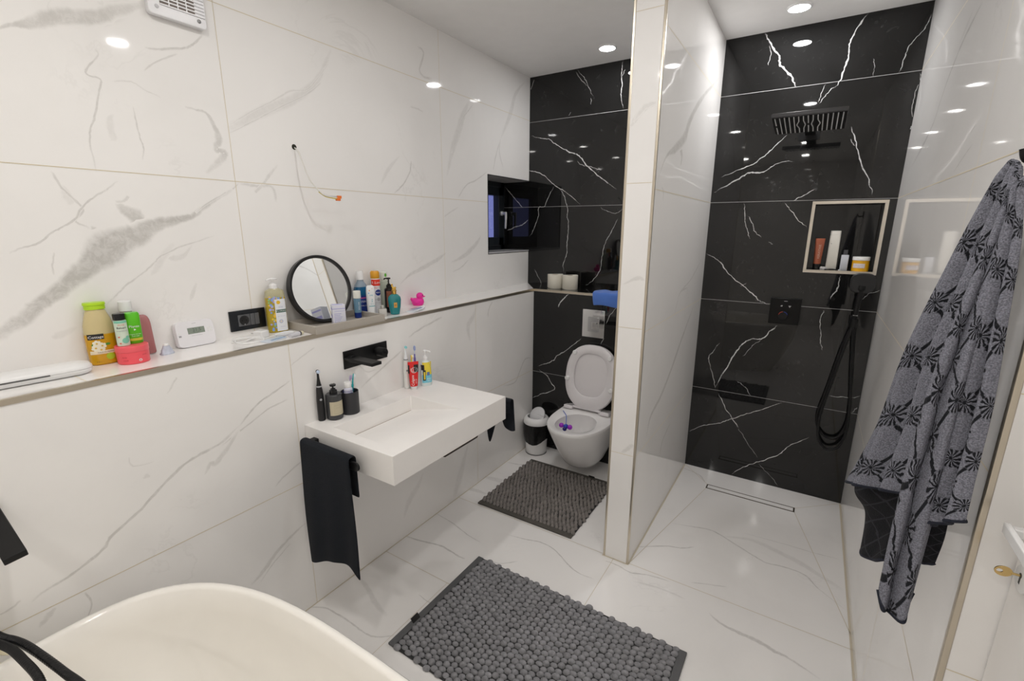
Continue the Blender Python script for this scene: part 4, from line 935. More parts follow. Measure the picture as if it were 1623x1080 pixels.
# ------------------------------------------------------------------ bath mats of grey pebbles
FELT = mat('grey_chenille', (0.235,0.235,0.247), 0.95, bump=0.4, bscale=260, var=0.45, vscale=42)
FELT2 = mat('taupe_grey_chenille', (0.21,0.193,0.180), 0.95, bump=0.4, bscale=260, var=0.35, vscale=42)
HEM = mat('grey_mat_hem', (0.115,0.117,0.122), 0.9, bump=0.5, bscale=500)
HEM2 = mat('taupe_mat_hem', (0.095,0.087,0.077), 0.9, bump=0.5, bscale=500)
BACKING = mat('dark_mat_backing', (0.03,0.03,0.031), 0.95)
def pebble_mat(label, loc, rz, lx, ly, px, py, m, hm_, tagside, hem=0.03, tip=0.4, flat=1.0):
    t = thing('bath_mat', label, 'bath mat', loc, rz, 'grey pebble bath mats')
    mb = MB(); mb.box(-lx/2, lx/2, -ly/2, ly/2, 0.0005, 0.006)
    for s in (-1, 1): mb.box(s*lx/2-(hem if s > 0 else 0), s*lx/2+(hem if s < 0 else 0), -ly/2, ly/2, 0.004, 0.011)
    obj('mat_base', mb, hm_, t, bevel=0.002)
    mb = MB(); mb.box(-lx/2+hem, lx/2-hem, -ly/2, ly/2, 0.005, 0.0066); obj('dark_backing', mb, BACKING, t)
    rnd = random.Random(int(lx*1000)); mb = MB()
    nx, ny = int((lx-2*hem)/px), int(ly/py)
    seg, rg = 10, 5
    for j in range(ny):
        for i in range(nx):
            x = -lx/2+hem+(lx-2*hem)*(i+0.5)/nx+rnd.uniform(-1,1)*0.0018+0.002*math.sin(j*0.9); y = -ly/2+ly*(j+0.5+(0.5 if i%2 else 0)*0.9-0.22)/ny+rnd.uniform(-1,1)*0.0018+0.003*math.sin(i*0.7)
            low = (i+j+(i//2)) % 2; h = (0.0155 if not low else 0.0100)+rnd.uniform(0,0.003); a = rnd.uniform(-0.25,0.25)+tip
            sc_ = 1.04 if low else 1.08; ax, ay = px*0.60*sc_*rnd.uniform(0.9,1.08), py*0.45*sc_*rnd.uniform(0.88,1.08)
            rings = []
            for k in range(rg):
                f = k/rg*PI/2; ring = []
                for q in range(seg):
                    th = 2*PI*q/seg; ex, ey = ax*math.cos(f)**0.7*math.cos(th), ay*math.cos(f)**0.7*math.sin(th)
                    ring.append((x+ex+0.004*math.sin(f), y+ey+0.003*math.sin(f), 0.003+h*math.sin(f)))
                rings.append(ring)
            b = mb.loft(rings, 0, False, False); mb.v.append((x+0.004, y+0.003, 0.003+h)); c = len(mb.v)-1
            for q in range(seg): mb.f.append((b+(rg-1)*seg+q, b+(rg-1)*seg+(q+1)%seg, c)); mb.m.append(0)
    obj('pebble_pile', mb, m, t, angle=180, recalc=True)
    mb = MB(); x, y = tagside
    mb.box(x-0.0015, x+0.0015, y-0.02, y+0.02, 0.006, 0.034); mb.xform(Matrix.Translation((x,y,0.006)) @ Matrix.Rotation(-0.75, 4, 'Y') @ Matrix.Translation((-x,-y,-0.006)))
    obj('sewn_tag', mb, mat('black_mat_tag', (0.008,0.008,0.008), 0.6), t)
    return t
pebble_mat('large grey pebble bath mat on the floor between bathtub and partition', (1.168, 1.328, 0), -0.004, 1.015, 0.605, 0.0265, 0.0245, FELT, HEM, (-0.485, -0.16))
pebble_mat('smaller taupe grey pebble bath mat on the floor in front of the toilet', (0.680, 2.338, 0), PI/2+0.005, 0.648, 0.618, 0.0235, 0.0245, FELT2, HEM2, (0.325, -0.16))

# ------------------------------------------------------------------ wall items
t = thing('ventilation_grille', 'white square bathroom fan grille high on the left wall, cut by the frame', 'ventilation fan', (0, 0.882, 2.372))
mb = MB(); h = 0.087; r2 = 0.012
P = []
for cx, cy, a0 in ((h-r2,h-r2,0),(-h+r2,h-r2,PI/2),(-h+r2,-h+r2,PI),(h-r2,-h+r2,3*PI/2)):
    for k in range(5): a = a0+PI/2*k/4; P.append((cx+r2*math.cos(a), cy+r2*math.sin(a)))
q = 0.052
mb.prism(P, 0.006, 0.026); mb.v = [(p[2], p[0], p[1]) for p in mb.v]; mb.box(0, 0.008, -0.080, 0.080, -0.080, 0.080)
VW = mat('fan_white_plastic', (0.80,0.80,0.82), 0.3)
obj('fan_cover', mb, VW, t, bevel=0.003)
mb = MB(); mb.box(0.0255, 0.0266, -q, q, -q, q); obj('dark_opening', mb, mat('grey_fan_opening', (0.22,0.19,0.17), 0.8), t)
mb = MB()
for k in range(11): z = -q+2*q*k/10; mb.box(0.0262, 0.030, -q, q+0.03, z-0.0017, z+0.0017)
for k in (-0.5, 0, 0.5): mb.box(0.0262, 0.0295, k*q-0.0015, k*q+0.0015, -q, q)
obj('louvre', mb, VW, t)
for k, (y, z, c) in enumerate(((-0.062,-0.062,0),(0.062,-0.066,1))):
    mb = MB(); mb.lathe([(0.006,0.025),(0.006,0.0275),(0.004,0.029),(0,0.029)], (0,y,z), 16, 0, 'x'); obj('screw_cap', mb, (mat('translucent_cap', (0.6,0.6,0.62), 0.3) if c == 0 else mat('grey_screw', (0.3,0.3,0.3), 0.4, 0.6)), t)

t = thing('electrical_wires', 'bare lamp wires with orange connectors hanging from a hole in the left wall', 'wire', (0, 1.272, 1.952))
mb = MB(); mb.lathe([(0.0,0.0006),(0.011,0.0008)], (0,0,0), 20, 0, 'x', False, False); obj('wall_hole', mb, mat('dark_hole', (0.02,0.02,0.012), 0.9), t)
base_ = [(0.001,0,-0.004),(0.022,0.002,-0.02),(0.045,0.004,-0.075),(0.062,0.015,-0.132),(0.085,0.040,-0.178),(0.098,0.062,-0.196)]
for k, (nm, c, e1, e2) in enumerate((('white_wire',(0.72,0.70,0.66),(0.102,0.10,-0.200),(0.104,0.118,-0.203)),('grey_wire',(0.40,0.40,0.43),(0.100,0.095,-0.196),(0.102,0.118,-0.196)),('yellow_wire',(0.62,0.52,0.08),(0.103,0.09,-0.204),(0.106,0.114,-0.207)))):
    dx, dz = 0.0028*math.cos(k*2.1), 0.0028*math.sin(k*2.1)
    st = base_ if k < 2 else base_[-2:]
    mb = MB(); mb.tube([(x+dx, y+dz*0.7, z+dz) for x, y, z in st]+[e1, e2], 0.0026 if k == 0 else 0.0019, 8, 0, 6); obj(nm, mb, mat(nm, c, 0.4), t)
ORG = mat('orange_connector', (0.80,0.18,0.03), 0.3)
for y, z in ((0.124,-0.198),(0.118,-0.208)):
    mb = MB(); mb.box(0.096, 0.110, y-0.008, y+0.010, z-0.006, z+0.006); obj('connector', mb, ORG, t, bevel=0.0015)

t = thing('socket_plate', 'black double socket and switch plate on the left wall above the ledge', 'electrical socket', (0, 0.988, 1.2625))
DK = mat('black_gloss_frame', (0.010,0.012,0.016), 0.12); GR = mat('dark_grey_socket', (0.105,0.108,0.115), 0.35)
mb = MB(); mb.box(0, 0.008, -0.0715, 0.0715, -0.0405, 0.0405); obj('frame', mb, DK, t, bevel=0.002)
mb = MB(); mb.box(0.007, 0.0105, -0.041, 0.0055, -0.023, 0.0225); so_ = obj('socket_insert', mb, GR, t, bevel=0.001)
mb = MB(); mb.lathe([(0.019,0.0112),(0.019,0.0106),(0.0175,0.0108),(0.0,0.0108)], (0,-0.018,0), 28, 0, 'x'); sk = obj('socket_well', mb, mat('socket_black', (0.012,0.012,0.013), 0.4), so_)
for dy in (-0.0095, 0.0095):
    mb = MB(); mb.lathe([(0.0025,0.011),(0.0025,0.0116)], (0,-0.018+dy*0.9,0), 10, 0, 'x'); obj('pin_hole', mb, mat('pin_hole_black', (0.002,0.002,0.002), 0.8), so_)
mb = MB(); mb.box(0.0108, 0.0125, -0.020, -0.016, -0.0185, -0.0145); obj('earth_clip', mb, CHROME, so_)
for a_, b_ in ((0.007,0.024),(0.0255,0.0425)):
    mb = MB(); mb.box(0.007, 0.0112, a_, b_, -0.023, 0.0225); obj('switch_rocker', mb, GR, t, bevel=0.001)

# ------------------------------------------------------------------ shower fittings
t = thing('rain_shower', 'large black square rain shower head on the shower wall', 'shower head', (1.793, 2.785, 2.112))
tl_ = Matrix.Rotation(-math.radians(5.5), 4, 'X')
mb = MB(); mb.box(-0.149, 0.149, -0.142, 0.142, 0.0, 0.020); mb.xform(tl_); obj('head_plate', mb, mat('dark_grey_head', (0.030,0.028,0.029), 0.35, 0.3), t, bevel=0.003)
mb = MB(); mb.box(-0.146, 0.146, -0.139, 0.139, -0.0008, 0.0); mb.xform(tl_); obj('nozzle_face', mb, mat('black_nozzle_face', (0.004,0.004,0.004), 0.3), t)
mb = MB()
for i in range(15):
    for j in range(16):
        x = -0.133+0.266*i/14; y = -0.125+0.25*j/15
        dd = i-7
        if abs(dd) in (1,2) and 5 <= j <= 10: x += math.copysign(0.010*(1-abs(j-7.5)/3.5), dd)*(1 if abs(dd) == 2 else -0.7)
        if (dd == 0 and 7 <= j <= 8) or (i == 0 and 7 <= j <= 8): continue
        mb.lathe([(0.0026,-0.0008),(0.0022,-0.0035)], (x,y,0), 6)
mb.xform(tl_); obj('nozzles', mb, mat('pale_silicone_nozzle', (0.62,0.62,0.62), 0.5), t)
mb = MB(); mb.box(-0.024, 0.024, -0.03, 0.424, 0.0, 0.022); mb.xform(Matrix.Translation((0.0,0.0,0.014))); obj('arm', mb, MBLACK, t, bevel=0.002)
mb = MB(); mb.box(-0.055, 0.045, 0.418, 0.425, -0.012, 0.046); obj('wall_flange', mb, MBLACK, t, bevel=0.001)

t = thing('shower_thermostat', 'black square shower thermostat plate with round knob on the black wall', 'shower valve', (1.790, YT, 1.145))
mb = MB(); mb.box(-0.080, 0.080, -0.026, 0, -0.077, 0.077); obj('valve_plate', mb, mat('black_valve_gloss', (0.004,0.004,0.004), 0.3, ior=1.3), t, bevel=0.002)
mb = MB(); mb.lathe([(0.026,0.024),(0.026,0.046),(0.024,0.049),(0,0.049)], seg=28); mb.v = [(p[0]-0.005, -p[2], p[1]-0.022) for p in mb.v]; obj('knob', mb, MBLACK, t)
for nm, c, a0, a1 in (('hot_mark',(0.55,0.06,0.03),95,165),('cold_mark',(0.05,0.09,0.45),20,82)):
    mb = MB(); mb.tube([(-0.005+0.0235*math.cos(math.radians(lerp(a0,a1,k/6))), -0.0496, -0.022+0.0235*math.sin(math.radians(lerp(a0,a1,k/6)))) for k in range(7)], 0.0014, 6); obj(nm, mb, mat(nm, c, 0.4), t)
SYM = mat('grey_symbols', (0.45,0.45,0.45), 0.4)
for nm, pl in (('shower_symbol',[(-0.026,0.031),(-0.016,0.029),(-0.013,0.036),(-0.019,0.038)]),('triangle_symbol',[(0.016,0.037),(0.031,0.037),(0.0235,0.025)]),('emblem',[(-0.009,0.061),(0.009,0.061),(0.009,0.064),(-0.009,0.064)])):
    mb = MB(); mb.prism(pl, 0.0262, 0.0268); mb.v = [(p[0], -p[2], p[1]) for p in mb.v]; obj(nm, mb, SYM, t)

t = thing('hand_shower', 'black rounded hand shower in its holder under the shower niche', 'hand shower', (2.128, 3.145, 1.165))
mb = MB(); R = []
for s, ax, az, yy in ((0,0.050,0.047,0.010),(0.2,0.056,0.053,0.004),(0.7,0.057,0.054,-0.008),(1,0.052,0.049,-0.014)):
    R.append([(0.008+x, yy, z+0.175) for x, z, _ in sec_ring(0, ax, az, 3.2, 36)])
mb.loft(R); obj('shower_face', mb, mat('dark_grey_hand_shower', (0.016,0.016,0.017), 0.4), t, angle=30)
mb = MB(); mb.tube([(0.0,0.006,-0.06),(0.0,0.004,0.0),(0.002,0.002,0.06),(0.006,-0.002,0.125),(0.008,0.0,0.16)], [0.011,0.0125,0.0135,0.015,0.021], 16, 0, 6); obj('handle', mb, MBLACK, t)
mb = MB(); mb.lathe([(0.0128,-0.003),(0.0135,0.0),(0.0128,0.003)], (0.0,0.005,-0.002), 20); obj('metal_ring', mb, CHROME, t)
t = thing('shower_holder', 'black wall bracket holding the hand shower beside the hose', 'bracket', (2.128, YT, 1.125))
mb = MB(); mb.box(-0.016, 0.016, -0.045, 0, -0.022, 0.026); obj('bracket_body', mb, MBLACK, t, bevel=0.004)
mb = MB(); mb.lathe([(0.018,-0.030),(0.019,0.018)], (0.0,-0.060,0), 20); obj('holder_ring', mb, MBLACK, t)
mb = MB()
hp = [(2.128,3.150,1.105),(2.118,3.150,1.06),(2.100,3.152,.943),(2.076,3.158,.77),(2.052,3.165,.60),(2.046,3.17,.50),(2.060,3.17,.40),(2.105,3.168,.345),(2.160,3.168,.375),(2.184,3.168,.48),(2.178,3.170,.65),(2.158,3.172,.82),(2.140,3.174,1.0),(2.128,3.182,1.085),(2.112,3.186,1.04),(2.090,3.188,.93),(2.058,3.188,.70),(2.034,3.188,.55),(2.048,3.186,.465),(2.095,3.186,.415),(2.150,3.186,.43),(2.180,3.186,.53),(2.172,3.190,.72),(2.156,3.192,.90),(2.142,3.194,1.06),(2.138,3.20,1.10)]
mb.tube(hp, lambda u: 0.0078+0.0004*math.sin(u*2*PI*300), 10, 0, 36)
tag(obj('shower_hose', mb, HOSE, angle=80), 'long black shower hose hanging in two loops on the black wall', 'hose')

t = thing('shower_drain', 'narrow linear shower drain set into the shower floor', 'drain', (1.745, 2.977, 0))
mb = MB(); w, h2 = 0.247, 0.026
mb.box(-w, w, -h2, -h2+0.006, 0, 0.0022); mb.box(-w, w, h2-0.006, h2, 0, 0.0022); mb.box(-w, -w+0.008, -h2, h2, 0, 0.0022); mb.box(w-0.008, w, -h2, h2, 0, 0.0022)
obj('drain_frame', mb, mat('dark_bronze_channel', (0.10,0.08,0.055), 0.35, 0.5), t)
mb = MB(); mb.box(-w+0.0075, w-0.0075, -h2+0.0055, h2-0.0055, 0, 0.0012); obj('tile_insert', mb, MARBLE_FLOOR, t)

# ------------------------------------------------------------------ key
t = thing('door_key', 'brass key sticking out of the lock of the white door', 'key', (WD-0.006, KY, KZ+0.005))
mb = MB(); mb.tube([(0.004,0,0),(-0.006,0,0),(-0.011,0,0)], 0.0022, 10, 0, 1); mb.xform(Matrix.Identity(4)); obj('key_shaft', mb, BRASS, t)
mb = MB(); seg = 24; R1 = []; R2 = []
for i in range(seg):
    a = 2*PI*i/seg; R1.append((-0.021+0.0120*math.cos(a), 0.0115*math.sin(a))); R2.append((-0.026+0.0045*math.cos(a), 0.0045*math.sin(a)))
def rg3(pl, e): return [(x, e, z) for x, z in pl]
mb.loft([rg3(R2,-0.0012), rg3(R1,-0.0012), rg3(R1,0.0012), rg3(R2,0.0012)], 0, False, False)
n = len(mb.v)-seg
for i in range(seg): mb.f.append((i, n+i, n+(i+1)%seg, (i+1)%seg)); mb.m.append(0)
mb.xform(Matrix.Rotation(0.25, 4, 'X')); obj('key_bow', mb, BRASS, t, bevel=0.0003)

# ------------------------------------------------------------------ things on the ledge
def m_(name, c, r=0.35, **k): return mat(name, c, r, **k)
WCAP = m_('white_cap', (0.82,0.82,0.82), 0.35)
BCAP = m_('black_cap', (0.008,0.008,0.009), 0.25)
INK = m_('dark_ink', (0.03,0.03,0.035), 0.5); INKW = m_('white_ink', (0.82,0.82,0.82), 0.5)
GREY_INK = m_('grey_ink', (0.35,0.35,0.37), 0.5)
def level_mat(name, lo, hi, z, rough=0.12, trans=0.25):
    """bottle whose contents reach up to height z"""
    m = mat(name, lo, rough, trans=trans); nt = m.node_tree; g = NG(m); p = nt.nodes['Principled BSDF']
    tc = g.n('ShaderNodeTexCoord'); sx = g.n('ShaderNodeSeparateXYZ'); nt.links.new(tc.outputs['Object'], sx.inputs[0])
    f = g.smooth(sx.outputs[2], z-0.0015, z+0.0015)
    nt.links.new(g.mix(f, lo, hi), p.inputs['Base Color']); return m

def cyl_prof(r, z0, z1, e=0.002): return [(z0, r-e, r-e, 2), (z0+e, r, r, 2), (z1-e, r, r, 2), (z1, r-e, r-e, 2)]
def pump(t, z, r, mt, name='pump_head', head=0.018, hh=0.035, rot=0.0, spout=0.028):
    mb = MB(); mb.lathe([(r,z),(r,z+0.014),(r*0.62,z+0.018),(r*0.62,z+0.022),(0.0035,z+0.022),(0.0035,z+hh),(head*0.55,z+hh),(head*0.6,z+hh+0.006),(head*0.35,z+hh+0.008),(0,z+hh+0.008)], seg=24)
    c, s = math.cos(rot), math.sin(rot)
    mb.tube([(0,0,z+hh+0.004),(spout*0.6*c,spout*0.6*s,z+hh+0.004),(spout*c,spout*s,z+hh+0.0015),(spout*1.05*c,spout*1.05*s,z+hh-0.003)], 0.0034, 10)
    return obj(name, mb, mt, t)

# white hair-straightener case
t = thing('hair_straightener_case', 'long white rounded case of a hair straightener lying on the ledge at the left', 'case', (0.088, 0.285, ZL), math.radians(-4))
mb = MB(); R = []
def cap_ring(z, hw, hl):
    pts = []
    for k in range(40):
        a = 2*PI*k/40; pts.append((hw*math.copysign(abs(math.cos(a))**(2/2.4), math.cos(a)), (hl-hw)*(1 if math.sin(a) > 0 else -1)*(1 if abs(math.sin(a))>1e-6 else 0)+hw*math.sin(a), z))
    return pts
lower = MB(); lower.loft([cap_ring(z, w, l) for z, w, l in ((0.002,0.034,0.165),(0.006,0.040,0.171),(0.014,0.043,0.174),(0.0175,0.0435,0.1745))])
obj('case_base', lower, WHITE, t)
upper = MB(); upper.loft([cap_ring(z, w, l) for z, w, l in ((0.0182,0.0435,0.1745),(0.024,0.043,0.174),(0.031,0.037,0.168),(0.035,0.026,0.155),(0.036,0.010,0.135))])
obj('case_lid', upper, WHITE, t, angle=60)
mb = MB(); mb.box(0.0405, 0.0445, -0.085, 0.075, 0.0155, 0.0195); obj('grip_gap', mb, m_('grey_gap', (0.10,0.10,0.10), 0.5), t)

# shower gel
t = thing('shower_gel_bottle', 'big yellow shower gel bottle with lime green cap at the left of the ledge', 'bottle', (0.032, 0.511, ZL), -0.10)
pg = [(0.0,0.019,0.032,2.6),(0.004,0.023,0.0365,2.6),(0.05,0.025,0.0385,2.5),(0.09,0.025,0.0385,2.4),(0.125,0.024,0.037,2.3),(0.150,0.021,0.031,2.2),(0.168,0.018,0.025,2.1),(0.176,0.016,0.022,2)]
mb = MB(); body(mb, pg); obj('gel_body', mb, level_mat('yellow_gel', (0.86,0.46,0.012), (0.86,0.72,0.38), 0.098, 0.1, 0.3), t)
mb = MB(); body(mb, [(0.175,0.019,0.026,2.2),(0.188,0.019,0.026,2.2),(0.1885,0.021,0.028,2.2),(0.196,0.020,0.027,2.2)]); obj('cap', mb, m_('lime_cap', (0.45,0.72,0.02), 0.35), t)
mb = MB()
patch(mb, pg, -0.034, 0.004, 0.083, 0.100, 0.0008, 0)
text_on(mb, pg, 'Cottage', -0.015, 0.0905, 0.008, 0.0014, 1)
for cy, cz in ((-0.016,0.070),(-0.004,0.062),(-0.020,0.056),(-0.008,0.050)):
    for k in range(6):
        a = k*PI/3+cy*90; disc(mb, pg, cy+0.0065*math.cos(a), cz+0.0065*math.sin(a), 0.0042, 0.0009+k*0.00003, 2, 10)
    disc(mb, pg, cy, cz, 0.0022, 0.0013, 3, 8)
for cy, cz in ((0.010,0.066),(-0.022,0.066)): disc(mb, pg, cy, cz, 0.007, 0.0006, 4, 10, 0.004)
patch(mb, pg, -0.034, 0.035, 0.036, 0.047, 0.0008, 5)
text_on(mb, pg, 'FLEUR DE MONOI', 0.002, 0.0415, 0.0035, 0.0014, 1+5)
disc(mb, pg, 0.012, 0.026, 0.011, 0.0010, 4+3, 18)
text_on(mb, pg, '5 en 1', -0.018, 0.012, 0.0035, 0.001, 6)
obj('label', mb, [m_('black_label', (0.012,0.012,0.012), 0.4), INKW, m_('cream_petals', (0.82,0.78,0.62), 0.5), HEART, m_('leaf_green', (0.08,0.28,0.03), 0.5), m_('cream_band', (0.80,0.70,0.50), 0.45), INK, m_('lime_dot', (0.42,0.62,0.03), 0.4)], t)

# coral jar and the two small tubes on it
t = thing('cosmetic_jar', 'coral red round cosmetic jar with two small bottles standing on its lid', 'jar', (0.088, 0.568, ZL), -0.25)
pj = [(0,0.039,0.039,2),(0.002,0.0415,0.0415,2),(0.038,0.0425,0.0425,2)]
CORAL = m_('coral_plastic', (0.86,0.10,0.125), 0.35)
mb = MB(); body(mb, pj+[(0.0385,0.041,0.041,2)], seg=44); obj('jar_body', mb, CORAL, t)
mb = MB(); body(mb, [(0.0385,0.0425,0.0425,2),(0.040,0.0435,0.0435,2),(0.056,0.0435,0.0435,2),(0.058,0.0415,0.0415,2)], seg=44); obj('lid', mb, m_('coral_lid', (0.88,0.12,0.145), 0.35), t)
mb = MB(); disc(mb, pj, 0.014, 0.012, 0.0042, 0.0006, 0, 16); disc(mb, pj, 0.014, 0.012, 0.0024, 0.0009, 1, 12)
text_on(mb, pj, 'body', -0.024, 0.024, 0.004, 0.0006, 2); text_on(mb, pj, 'scrub', -0.022, 0.014, 0.004, 0.0006, 2); text_on(mb, pj, 'coral', 0.026, 0.028, 0.004, 0.0006, 2)
obj('lettering', mb, [INKW, CORAL, m_('dark_red_ink', (0.40,0.03,0.04), 0.5)], t)
zt = ZL+0.058
t = thing('travel_bottle', 'small mint white bottle with black cap standing on the coral jar', 'bottle', (0.090, 0.549, zt), -0.2)
pt = cyl_prof(0.0165, 0, 0.082)
mb = MB(); body(mb, pt); obj('bottle_body', mb, m_('pale_mint', (0.62,0.72,0.60), 0.35), t)
mb = MB(); body(mb, cyl_prof(0.0160, 0.0825, 0.103)); obj('cap', mb, BCAP, t)
mb = MB(); patch(mb, pt, -0.0155, 0.0155, 0.074, 0.081, 0.0005, 0); text_on(mb, pt, 'ALOE', 0, 0.068, 0.005, 0.0006, 1); text_on(mb, pt, 'Balsam', 0, 0.059, 0.0062, 0.0006, 2); text_on(mb, pt, 'SHAMPOO', 0, 0.049, 0.004, 0.0006, 3)
disc(mb, pt, 0.005, 0.018, 0.009, 0.0006, 0, 14); disc(mb, pt, 0.011, 0.028, 0.005, 0.0006, 0, 12); disc(mb, pt, -0.010, 0.030, 0.0025, 0.0006, 1, 10); disc(mb, pt, -0.009, 0.010, 0.0025, 0.0006, 1, 10)
obj('label', mb, [m_('mint_green', (0.20,0.55,0.40), 0.4), m_('pink_ink', (0.70,0.18,0.12), 0.5), INK, GREY_INK], t)
t = thing('green_tube', 'bright green tube with white print and yellow base band on the coral jar', 'tube', (0.076, 0.585, zt), -0.15)
pt = [(0,0.015,0.0185,2.5),(0.003,0.017,0.0200,2.6),(0.06,0.0175,0.0205,2.7),(0.094,0.017,0.0205,3),(0.100,0.013,0.0175,3)]
mb = MB(); body(mb, pt); obj('tube_body', mb, m_('bright_green', (0.10,0.50,0.01), 0.3), t)
mb = MB(); patch(mb, pt, -0.0185, 0.0185, 0.010, 0.018, 0.0005, 0); text_on(mb, pt, 'Plante', 0, 0.056, 0.008, 0.0007, 1); mb2 = mb
disc(mb, pt, 0.0, 0.046, 0.004, 0.0007, 1, 3); text_on(mb, pt, 'Organic tea tree', 0, 0.031, 0.0032, 0.0007, 1); text_on(mb, pt, 'facial wash', 0, 0.025, 0.0032, 0.0007, 1)
obj('label', mb, [m_('yellow_band', (0.60,0.55,0.05), 0.4), INKW], t)
t = thing('toner_bottle', 'clear bottle with tall white cap behind the green tube', 'bottle', (0.026, 0.590, ZL), -0.1)
pc = cyl_prof(0.023, 0, 0.150, 0.004)
mb = MB(); body(mb, pc+[(0.156,0.014,0.014,2)]); obj('bottle_body', mb, mat('clear_rosy_plastic', (0.85,0.70,0.68), 0.08, trans=0.7), t)
mb = MB(); body(mb, cyl_prof(0.0175, 0.156, 0.190)); obj('cap', mb, WCAP, t)
t = thing('pink_flat_bottle', 'dusty pink flat bottle leaning on the wall behind the coral jar', 'bottle', (0.022, 0.634, ZL+0.0005), 0.0, ry=-0.09)
mb = MB(); body(mb, [(0.002,0.007,0.018,4),(0.006,0.009,0.021,4),(0.105,0.009,0.021,3.2),(0.118,0.0088,0.0195,3),(0.127,0.008,0.0165,2.8),(0.133,0.0065,0.012,2.6),(0.136,0.004,0.006,2.4)]); obj('bottle_body', mb, mat('dusty_pink', (0.55,0.22,0.22), 0.25, trans=0.2), t)

# tiny crumpled tube
t = thing('crumpled_tube', 'tiny crumpled white and blue tube standing on its cap beside the coral jar', 'tube', (0.070, 0.668, ZL), 0.2)
mb = MB(); R = []
for z, a, b in ((0.000,0.0135,0.021),(0.004,0.0135,0.021),(0.008,0.010,0.018),(0.016,0.009,0.0165),(0.024,0.007,0.012),(0.031,0.006,0.009)):
    R.append([(x*(1+0.12*math.sin(3*i+z*200)), y*(1+0.08*math.sin(2*i)), z) for i, (x, y, z) in enumerate(sec_ring(z, a, b, 2.4, 20))])
mb.loft(R); obj('tube_body', mb, m_('pale_blue_foil', (0.55,0.58,0.68), 0.3, var=0.25, vscale=80), t)
mb = MB(); mb.lathe([(0.008,0.030),(0.009,0.032),(0.007,0.037),(0,0.0375)], seg=16); obj('tube_top', mb, WCAP, t)

# thermostat leaning on the wall
t = thing('thermostat', 'white digital thermostat leaning on the wall at the back of the ledge', 'thermostat', (0.040, 0.782, ZL), 0.0, ry=-0.17)
mb = MB(); R = []
for x, k in ((-0.024,0.97),(-0.020,1.0),(-0.004,1.0),(0.001,0.965)):
    R.append([(x, y*k, 0.048+(z)*k) for y, z, _ in sec_ring(0, 0.0645, 0.047, 7, 48)])
mb.loft(R); obj('housing', mb, m_('thermostat_white', (0.80,0.79,0.82), 0.35), t, angle=25)
mb = MB(); mb.box(0.0005, 0.0018, -0.026, 0.030, 0.048, 0.070); lcd = obj('display', mb, m_('lcd_grey_green', (0.24,0.28,0.24), 0.2), t)
mb = MB(); flat_text(mb, '21.5', 0.012, (0.0018,0.004,0.0605), (0,1,0), (0,0,1), (1,0,0), 0.0003, 0); flat_text(mb, 'MO 12:00', 0.0035, (0.0018,0.0,0.0515), (0,1,0), (0,0,1), (1,0,0), 0.0003, 0); obj('digits', mb, m_('lcd_digit', (0.09,0.11,0.09), 0.4), lcd)
for k, (y, z, w, h) in enumerate(((-0.053,0.055,0.004,0.003),(-0.053,0.044,0.004,0.003),(0.043,0.062,0.0035,0.0035),(0.053,0.062,0.0035,0.0035),(0.043,0.053,0.0035,0.0035),(0.053,0.053,0.0035,0.0035))):
    mb = MB(); mb.box(0.0, 0.0022, y-w, y+w, z-h, z+h); obj('button', mb, GREY_INK if k == 1 else WHITE, t, bevel=0.0005)
mb = MB(); flat_text(mb, 'AUTO', 0.0035, (0.001,-0.001,0.085), (0,1,0), (0,0,1), (1,0,0), 0.0004, 0); mb.box(0.0008, 0.0014, -0.017, 0.020, 0.0405, 0.0412, 0); obj('lettering', mb, GREY_INK, t)

# charger with cable
t = thing('phone_charger', 'white charger plug with its coiled white cable on the ledge below the socket', 'charger', (0.092, 0.985, ZL), 0.35)
mb = MB(); mb.box(-0.021, 0.021, -0.020, 0.022, 0.0, 0.028); obj('plug_body', mb, WHITE, t, bevel=0.005, bseg=3)
for dy in (-0.008, 0.010):
    mb = MB(); mb.tube([(-0.021,dy,0.014),(-0.038,dy,0.014)], 0.0022, 10, 0, 1); obj('plug_pin', mb, CHROME, t)
mb = MB(); mb.tube([(0.010,-0.020,0.010),(0.008,-0.05,0.009),(0.00,-0.09,0.004),(-0.03,-0.115,0.004),(-0.045,-0.08,0.006),(-0.01,-0.045,0.010),(0.03,-0.03,0.008),(0.055,-0.06,0.0035),(0.04,-0.11,0.004),(0.0,-0.125,0.006),(-0.03,-0.09,0.010),(0.005,-0.055,0.012),(0.045,-0.045,0.008),(0.04,0.0,0.004),(0.05,0.03,0.003)], 0.0022, 8, 0, 8)
obj('cable', mb, WHITE, t)
t = thing('wipes_packet', 'flat white and blue packet at the front edge of the ledge beside the charger', 'packet', (0.178, 0.985, ZL), 0.3)
mb = MB(); mb.box(-0.022, 0.022, -0.045, 0.045, 0.0, 0.005); obj('packet_body', mb, m_('pale_blue_packet', (0.62,0.68,0.76), 0.35), t, bevel=0.002)
mb = MB(); flat_text(mb, 'SENSITIVE', 0.009, (0.004,0.008,0.005), (0,1,0), (-1,0,0), (0,0,1), 0.0004, 0); mb.box(0.012,0.019,-0.03,0.042,0.005,0.0053,0); obj('print', mb, m_('blue_ink', (0.10,0.26,0.50), 0.4), t)
t = thing('soap_dish', 'flat translucent white dish in front of the yellow pump bottle', 'dish', (0.128, 1.060, ZL), 0.3)
mb = MB(); mb.loft([sec_ring(z, a, b, 3.4, 32) for z, a, b in ((0,0.020,0.034),(0.003,0.024,0.038),(0.008,0.027,0.041),(0.008,0.0255,0.0395),(0.004,0.022,0.036))]); obj('dish_body', mb, m_('milky_plastic', (0.74,0.75,0.77), 0.2), t)
t = thing('lip_balm', 'small silver grey stick with cream tip lying in front of the tray', 'lip balm', (0.190, 1.074, ZL+0.0085), 0.22)
